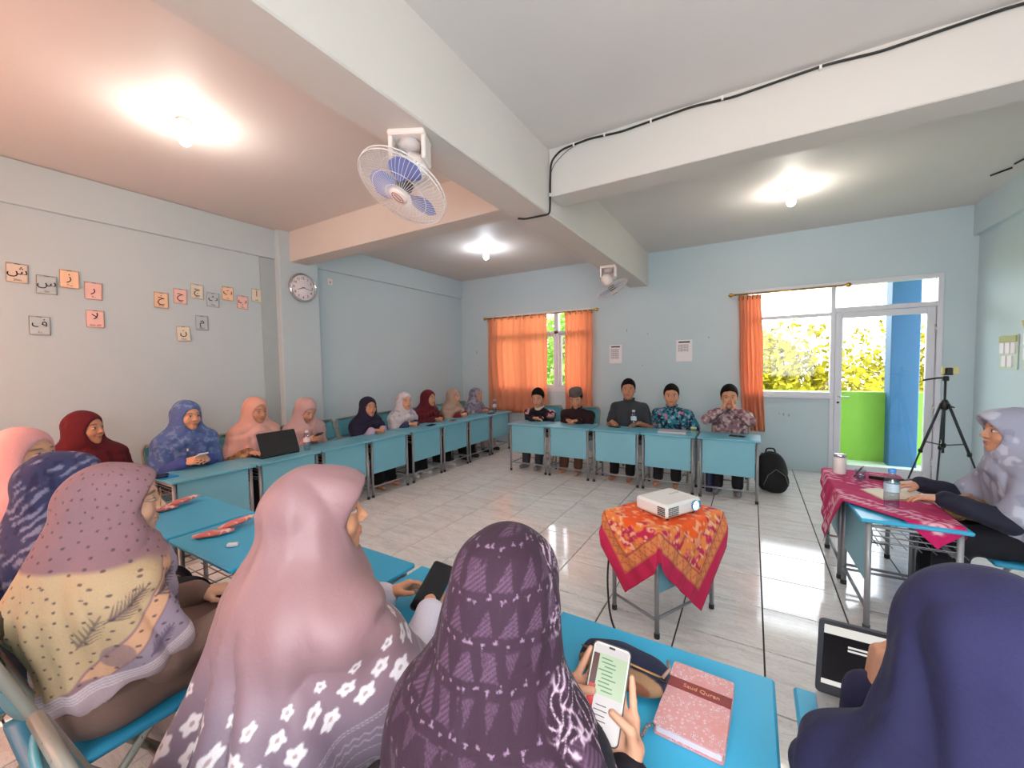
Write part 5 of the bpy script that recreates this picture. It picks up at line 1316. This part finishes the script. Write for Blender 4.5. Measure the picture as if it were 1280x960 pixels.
MB().lathe([(.014, .072), (.025, .085), (.028, .105), (.022, .125), (.001, .133)], 16, Matrix.Rotation(pi/2, 4, 'Y'), cap=False).build('grille', mat('mic_grille', (70, 70, 74), .4, .6), mic)
tag(mic, 'black microphone lying across the magenta cloth', 'microphone')
gl = empty('drinking_glass', (.665, 3.66, ZT)); MB().lathe([(.001, .004), (.024, .003), (.027, .0), (.031, .075), (.029, .075), (.025, .006)], 20, cap=False).build('glass', M_PET, gl); tag(gl, 'small clear glass beside the microphone', 'glass')
bk = empty('notebook', (.80, 3.36, ZT), radians(20))
for sx in (-1, 1):
    def pg(u, v, sx=sx): return (sx*u*.15, (v-.5)*.21, .004+.010*sin(pi*min(1, u*1.1))*(1-u*.5))
    MB().grid(pg, 10, 4).build('page', mat('cream_page', (234, 222, 200), .7) if 'cream_page' not in MATS else MATS['cream_page'], bk, solid=.004)
MB().box((0, 0, .001), (.31, .22, .003)).build('cover', mat('tan_cover', (206, 184, 150), .6), bk); tag(bk, 'open cream notebook before the teacher', 'notebook')
ps = empty('paper_sheet', (.93, 3.52, ZT+.004), radians(-12)); MB().grid(lambda u, v: ((u-.5)*.20, (v-.5)*.15, .003*sin(5*u+3*v)+.003), 8, 6).build('sheet', M_PAPER, ps, solid=.0006); tag(ps, 'white paper sheet under the teacher hands', 'paper')
bg = empty('cloth_pouch', (1.04, 3.20, .60), radians(35))
V, F = surfnet(lambda P: sd_el(P, (0, 0, .055), (.125, .085, .06))+.012*np.sin(55*P[:, 0]+20*P[:, 2])*np.sin(48*P[:, 1])+.006*np.sin(110*P[:, 0]+60*P[:, 1]), (-.18, -.14, -.03), (.18, .14, .15), .007)
link_mesh('pouch', np_mesh('pouch', V, F, spots((132, 92, 62), [((170, 126, 90), 30, .55, 1), ((92, 60, 40), 40, .6, 2)])(V), M_CLOTH), None, bg)
MB().tube([(-.09, .03, .10), (-.03, .0, .13), (.05, .02, .125), (.10, .05, .08)], .006, 6).build('drawstring', mat('tan_string', (180, 150, 120), .8), bg); tag(bg, 'crumpled brown pouch on the lap of the woman at the teacher desk', 'pouch')

# ------------------------------------------------------------------ tripod with phone
tp = empty('tripod', (1.73, 5.90, 0)); MT = mat('dark_tripod', (44, 50, 56), .45, .3)
for k, a in enumerate((200, 320, 80)):
    d = Vector((cos(radians(a)), sin(radians(a)), 0)); g = MB()
    g.tube([tuple(d*.03+Vector((0, 0, 1.02))), tuple(d*.20+Vector((0, 0, .52)))], .013, 8); g.tube([tuple(d*.195+Vector((0, 0, .54))), tuple(d*.37+Vector((0, 0, .01)))], .0085, 8); lg = g.build('leg', MT, tp)
    MB().tube([tuple(d*.365+Vector((0, 0, .02))), tuple(d*.372+Vector((0, 0, .0)))], .014, 8).build('foot', M_RUBBER, lg)
    MB().box(tuple(d*.20+Vector((0, 0, .52))), (.032, .032, .045), ch=.006).build('clamp', M_BLACK, lg)
    MB().tube([(0, 0, .58), tuple(d*.17+Vector((0, 0, .62)))], .006, 6).build('brace', MT, tp)
MB().tube([(0, 0, .50), (0, 0, 1.26)], .0115, 10).build('centre_column', MT, tp)
MB().lathe([(.02, .95), (.034, .97), (.036, 1.03), (.022, 1.06)], 12).build('collar', M_BLACK, tp)
MB().box((.0, .0, .58), (.04, .04, .05), ch=.008).build('brace_hub', M_BLACK, tp)
MB().tube([(.03, 0, 1.0), (.07, -.02, .98)], .007, 6).build('crank', M_BLACK, tp)
hd = MB(); hd.box((0, 0, 1.28), (.05, .05, .05), ch=.008); hd.tube([(0, 0, 1.29), (-.08, -.04, 1.285), (-.19, -.08, 1.265)], .009, 8); hd.box((.02, .01, 1.325), (.07, .05, .02), ch=.005); hd.build('pan_head', M_BLACK, tp)
MB().box((.02, -.01, 1.355), (.055, .05, .075), ch=.008).build('phone_holder', M_BLACK, tp); tag(tp, 'dark tripod with a pan handle beside the glass door', 'tripod')
e = empty('mobile_phone', (1.765, 5.92, 1.362), radians(25)); MB().prism(rrect(.16, .075, .008), 0, .009, Matrix.Rotation(pi/2, 4, 'X')).build('case', mat('pale_yellow_case', (226, 214, 150), .4), e); tag(e, 'pale yellow phone clamped on the tripod', 'phone')

# ------------------------------------------------------------------ backpack on the floor
bp = empty('backpack', (.20, 5.46, 0), radians(15))
V, F = surfnet(lambda P: smin(smax(sd_el(P, (0, 0, .21), (.165, .13, .245)), -P[:, 2]+.004, .02), smax(sd_el(P, (.02, -.10, .14), (.13, .07, .15)), -P[:, 2]+.004, .02), .02)+.003*np.sin(40*P[:, 0]+20*P[:, 2])*np.sin(36*P[:, 2]), (-.21, -.22, -.02), (.21, .18, .49), .008)
link_mesh('bag', np_mesh('bag', V, F, None, M_BLACKCLOTH), None, bp)
MB().tube(arc_path([(-.05, .02, .43), (-.04, .02, .485), (.04, .02, .485), (.05, .02, .43)], .03), .009, 8).build('grab_handle', M_BLACK, bp)
MB().tube([(-.12, -.165, .10), (-.08, -.178, .22), (0, -.168, .285), (.09, -.170, .22), (.13, -.160, .10)], .004, 6).build('zip', M_INKG, bp)
for sx in (-1, 1): MB().tube([(sx*.06, .09, .41), (sx*.10, .15, .30), (sx*.12, .14, .12), (sx*.12, .08, .03)], .012, 6).build('strap', M_BLACKCLOTH, bp)
tag(bp, 'black backpack on the floor beside the last desk of the men', 'backpack')

# ------------------------------------------------------------------ laptops
def laptop(x, y, z, rz, w, d, ang, shell, deck, label, screen=None, hgt=None):
    e = empty('laptop', (x, y, z), rz); hgt = hgt or d           # user sits at -y
    MB().prism(rrect(w, d, .012), 0, .014).build('base', deck, e)
    k = MB()
    for r in range(5):
        for c in range(13): k.box((-w*.42+c*w*.07, d*.30-r*.024, .0148), (w*.058, .018, .0016))
    k.build('keyboard', M_BLACK if shell is M_BLACK else mat('grey_keys', (188, 188, 190), .5), e)
    MB().prism(rrect(.10, .065, .006), .014, .0146, Matrix.Translation((0, -d*.28, 0))).build('touchpad', mat('touchpad_%d' % int(w*1000), (200, 200, 202) if shell is not M_BLACK else (44, 44, 48), .4), e)
    R = Matrix.Translation((0, d/2-.004, .014)) @ Matrix.Rotation(ang, 4, 'X')
    lid = MB().prism(rrect(w, hgt, .012), -.007, 0, R @ Matrix.Translation((0, hgt/2, 0))).build('lid', shell, e)
    if screen: screen(e, R, w, hgt)
    else: MB().box((0, hgt/2+.004, .0005), (w-.016, hgt-.026, .001), R).build('screen', mat('screen_blue_white', (120, 140, 170), .2, emit=(170, 190, 220), estr=.7), e)
    return tag(e, label, 'laptop')
laptop(-3.95, 2.14, DH+.001, radians(-90), .36, .235, radians(112), M_BLACK, M_BLACK, 'open black laptop on a desk of the left row', None, .225)
def scr(e, R, w, h):
    def em(nm, c, s_=1.0): return mat(nm, tuple(q*.12 for q in c), .3, emit=c, estr=s_*.55, var=.02)
    def rect(nm, x0, x1, y0, y1, m, zz): MB().box(((x0+x1)/2, (y0+y1)/2, zz), (x1-x0, y1-y0, .0006), R).build(nm, m, e)
    a, b = -w/2+.010, w/2-.010
    rect('screen', a, b, .032, h-.010, em('screen_black', (26, 24, 30), .5), .0004)
    wh = em('screen_white', (236, 232, 226), .8); rect('browser_bar', a, b, h-.034, h-.010, wh, .0010); rect('task_bar', a, b, .032, .046, wh, .0010)
    for k in range(2): rect('text_line', a+.045, a+.115, h-.062-.010*k, h-.057-.010*k, wh, .0010)
    rect('video_thumbnail', a+.115, a+.19, h-.075, h-.050, em('thumb_tan', (196, 170, 150), .7), .0010)
    rect('video_picture', a+.095, a+.25, .052, h-.082, em('video_green_white', (206, 214, 200), .7), .0010)
    rect('video_figure', a+.10, a+.135, .060, .095, em('video_blue', (80, 130, 170), .7), .0014); rect('video_table', a+.135, a+.22, .054, .078, em('video_dark', (40, 30, 36), .4), .0014)
M_GUN = mat('dark_grey_lid', (84, 84, 92), .4, .3)
laptop(.315, 1.085, DH+.001, 0, .345, .235, radians(103), M_GUN, mat('silver_deck', (206, 204, 202), .35, .3), 'open laptop with dark grey lid and silver keyboard on the front row', scr, .215)
cl_ = empty('laptop', (-.80, 5.03, DH+.001), radians(4)); MB().prism(rrect(.31, .215, .012), 0, .009).build('base', mat('silver_grey', (196, 190, 196), .35, .3), cl_); MB().prism(rrect(.31, .215, .012), .0095, .017).build('lid', mat('silver_lid', (206, 198, 204), .35, .3), cl_); tag(cl_, 'closed silver laptop before the man in teal batik', 'laptop')
cp = empty('paper_cup', (-.575, 5.08, DH+.001)); MB().lathe([(.001, .002), (.024, .002), (.033, .065), (.031, .065), (.023, .006)], 18, cap=False).build('cup', mat('cup_green_white', (196, 206, 176), .5), cp); MB().lathe([(.0275, .02), (.0325, .05)], 18, cap=False).build('printed_band', mat('cup_band', (110, 140, 90), .5), cp); tag(cp, 'small printed cup beside the closed silver laptop', 'cup')

# ------------------------------------------------------------------ phones and small things on the desks
phone(-1.52, 5.13, DH+.001, radians(70), 'black phone on the desk of the man in plain dark grey')
phone(-.13, 5.03, DH+.001, radians(80), 'black phone on the desk of the clasped-hands man')
phone(-3.83, 4.22, DH+.001, radians(10), 'dark phone lying before the woman in white')
phone(-3.84, 4.70, DH+.001, radians(20), 'phone in a dusty pink case before the woman in plain maroon', c=mat('dusty_pink_case', (170, 112, 116), .5))
phone(-3.80, 5.68, DH+.001, radians(5), 'black phone lying on the corner desk of the left row')
phone(-3.99, 1.54, .765, radians(-82), 'white-edged phone held by the woman in blue', c=M_WHITE, tilt=(radians(25), 0))
phone(-4.02, 2.63, .760, radians(-88), 'dark phone held by the woman in dusty pink', tilt=(radians(30), 0))
bs = empty('plastic_folder', (-3.90, 1.27, DH+.001), radians(12)); MB().prism(rrect(.17, .11, .01), 0, .006).build('folder', mat('bright_blue_folder', (44, 150, 214), .35), bs); tag(bs, 'bright blue folder under a black phone on the left row', 'folder')
phone(-3.92, 1.265, DH+.008, radians(70), 'black phone on top of the bright blue folder')
def m_packet():
    m, nt, b = new_mat('pink_striped_wrapper'); co = objco(nt, (1, 1, 1)); w = noise(nt, co, 26, 3, .5, 1.2)
    nt.links.new(ramp(nt, w, [(.52, lin((206, 108, 102))), (.62, lin((238, 200, 194)))]), b.inputs['Base Color']); setin(b, Roughness=.3); return m
M_PKT = m_packet()
def packet(x, y, rz, label, dz=0, tilt=0):
    e = empty('snack_packet', (x, y, DH+.001+dz), rz)
    V, F = surfnet(lambda P: smax(sd_el(P, (0, 0, .012), (.085, .034, .013)), np.abs(P[:, 0])-.075, .004)+.0015*np.sin(90*P[:, 0])*np.sin(70*P[:, 1]), (-.1, -.05, -.01), (.1, .05, .035), .004)
    o = link_mesh('wrapper', np_mesh('wrapper', V, F, None, M_PKT), None, e)
    MB().box((-.079, 0, .012), (.012, .046, .002)).build('crimp', M_PKT, e); MB().box((.079, 0, .012), (.012, .046, .002)).build('crimp', M_PKT, e)
    if tilt: e.rotation_euler = (0, tilt, rz)
    tag(e, label, 'packet', 'pink snack packets')
packet(-2.98, .935, radians(70), 'pink snack packet lying flat, near one of the pair before pink-hijab woman')
packet(-3.00, 1.06, radians(95), 'pink snack packet leaning on another before pink-hijab woman', .014, radians(-6))
packet(-2.30, .93, radians(60), 'pink and white snack packet lying flat on the desk with the eraser')
packet(-2.32, 1.05, radians(85), 'pink and white snack packet leaning on another on the desk with the eraser', .014, radians(-6))
er = MB().box((0, 0, .008), (.045, .022, .016), ch=.003).build('eraser', M_WHITE, None, (-2.08, .915, DH+.001), (0, 0, radians(40))); tag(er, 'small white eraser on the front row beside pink packets', 'eraser')
# pencil case
pc = empty('pencil_case', (-.285, 1.02, DH+.001), radians(-4))
V, F = surfnet(lambda P: smax(sd_el(P, (0, .01, .028), (.135, .072, .036)), np.maximum(np.abs(P[:, 0])-.112, -P[:, 2]), .01)+.0015*np.sin(60*P[:, 0]), (-.15, -.1, -.015), (.15, .1, .085), .005)
def pcp(V): C = base(V, (34, 40, 66)); C = lay(C, sstep(-V[:, 1], .022, .026), (150, 116, 86)); return lay(C, sstep(-V[:, 1], .045, .048), (128, 78, 58))
link_mesh('case', np_mesh('case', V, F, pcp(V), M_CLOTH), None, pc)
MB().tube([(-.105, -.018, .060), (0, -.020, .0645), (.105, -.018, .060)], .0028, 6).build('zip', mat('brass_zip', (170, 130, 80), .4, .5), pc)
MB().box((.108, -.02, .056), (.020, .012, .008), ch=.002).build('zip_pull', M_BLACK, pc); MB().tube([(.108, -.02, .062), (.120, .0, .075), (.108, .03, .072)], .004, 6).build('zip_cord', mat('cord_tan', (150, 120, 110), .7), pc)
tag(pc, 'navy and brown zipped pencil case on the bright blue desk', 'pencil case')
# floral notebook with strap
nb = empty('notebook', (-.105, 1.005, DH+.001), radians(-3))
def m_floral():
    m, nt, b = new_mat('pink_floral_cover'); co = objco(nt); v = nt.nodes.new('ShaderNodeTexVoronoi'); v.inputs['Scale'].default_value = 120; nt.links.new(co, v.inputs['Vector'])
    c = ramp(nt, v.outputs['Distance'], [(.12, lin((110, 96, 120))), (.22, lin((226, 200, 206))), (.42, lin((206, 150, 150)))]); f = noise(nt, co, 22, 4)
    nt.links.new(mixrgb(nt, ramp(nt, f, [(.56, (0, 0, 0)), (.66, (1, 1, 1))]), c, lin((206, 142, 138))), b.inputs['Base Color']); setin(b, Roughness=.45); return m
MB().prism(rrect(.142, .222, .008), .0, .004).build('back_cover', m_floral(), nb); MB().prism(rrect(.134, .214, .004), .004, .020).build('pages', mat('page_block', (206, 196, 206), .7), nb)
MB().prism(rrect(.142, .222, .008), .020, .0245).build('front_cover', MATS['pink_floral_cover'], nb)
MB().box((0, .035, .0252), (.1425, .034, .0014)).build('strap', mat('wine_strap', (134, 58, 58), .5), nb)
o = link_mesh('strap_text', text_mesh('Saud Quran', .017, extrude=.0003), mat('gold_letters', (214, 150, 110), .5), nb, (.006, .035, .0262)); tag(nb, 'pink floral notebook with a wine-red lettered strap', 'notebook')
ch = empty('key_charm', (-.19, .885, DH+.004)); mb = MB(); rn = random.Random(2)
for k in range(15):
    p = (.018-.004*k+.004*sin(k), .055-.0085*k, .003+.002*(k % 2)); mb.lathe([(.001, -.0045), (.0042, -.002), (.0042, .002), (.001, .0045)], 7, Matrix.Translation(p))
mb.build('bead_string', mat('charm_beads', (150, 124, 120), .3, .3), ch); MB().tube([(.02+.006*cos(a), .062+.006*sin(a), .004) for a in np.linspace(0, 2*pi, 13)[:-1]], .0016, 5, closed=True).build('ring', M_BLACK, ch); tag(ch, 'beaded charm hanging from the pencil case on the desk', 'charm')
# phone held by the woman in purple
hp = empty('mobile_phone'); n = Vector(PH_N); upv = Vector(PH_U); rt = Vector(PH_R)
hp.matrix_world = Matrix(((rt.x, upv.x, n.x, -.243), (rt.y, upv.y, n.y, .752), (rt.z, upv.z, n.z, .850), (0, 0, 0, 1)))
MB().prism(rrect(.078, .162, .011), -.010, -.001).build('case', mat('brown_black_case', (52, 38, 36), .4), hp)
MB().prism(rrect(.073, .157, .009), -.001, 0).build('bezel', mat('pale_bezel', (206, 198, 186), .4), hp)
def em2(nm, c, s_=.42): return mat(nm, tuple(q*.12 for q in c), .25, emit=c, estr=s_, var=.02)
def sr(nm, x0, x1, y0, y1, m, z): MB().box(((x0+x1)/2, (y0+y1)/2, z), (x1-x0, y1-y0, .0004), None).build(nm, m, hp)
sr('screen', -.034, .034, -.075, .075, em2('chat_white', (236, 226, 226)), .0004)
sr('chat_area', -.022, .034, -.010, .060, em2('chat_green', (206, 226, 190)), .0008)
sr('side_strip', -.034, -.022, -.012, .058, em2('chat_brown', (96, 50, 46)), .0008); sr('red_banner', -.034, -.020, -.034, .004, em2('chat_red', (214, 40, 44)), .0010)
tl = MB()
for k in range(9): tl.box((-.006+.004*(k % 3), .052-.0068*k, .0012), (.022+.006*(k % 2), .0022, .0003))
tl.build('chat_text', em2('chat_text_green', (120, 176, 120), .3), hp); tl = MB()
for k in range(5): tl.box((-.004, -.026-.008*k, .0012), (.020+.006*(k % 2), .0016, .0003))
tl.build('message_text', M_INKG, hp); MB().box((0, .0735, .0009), (.012, .004, .0004)).build('camera_notch', M_BLACK, hp)
tag(hp, 'phone showing a green chat held by the woman in purple', 'phone')
phone(-.885, .965, .775, radians(10), 'dark phone held by the woman in the flowered mauve hijab', .08, .165, None, (radians(35), radians(10)))
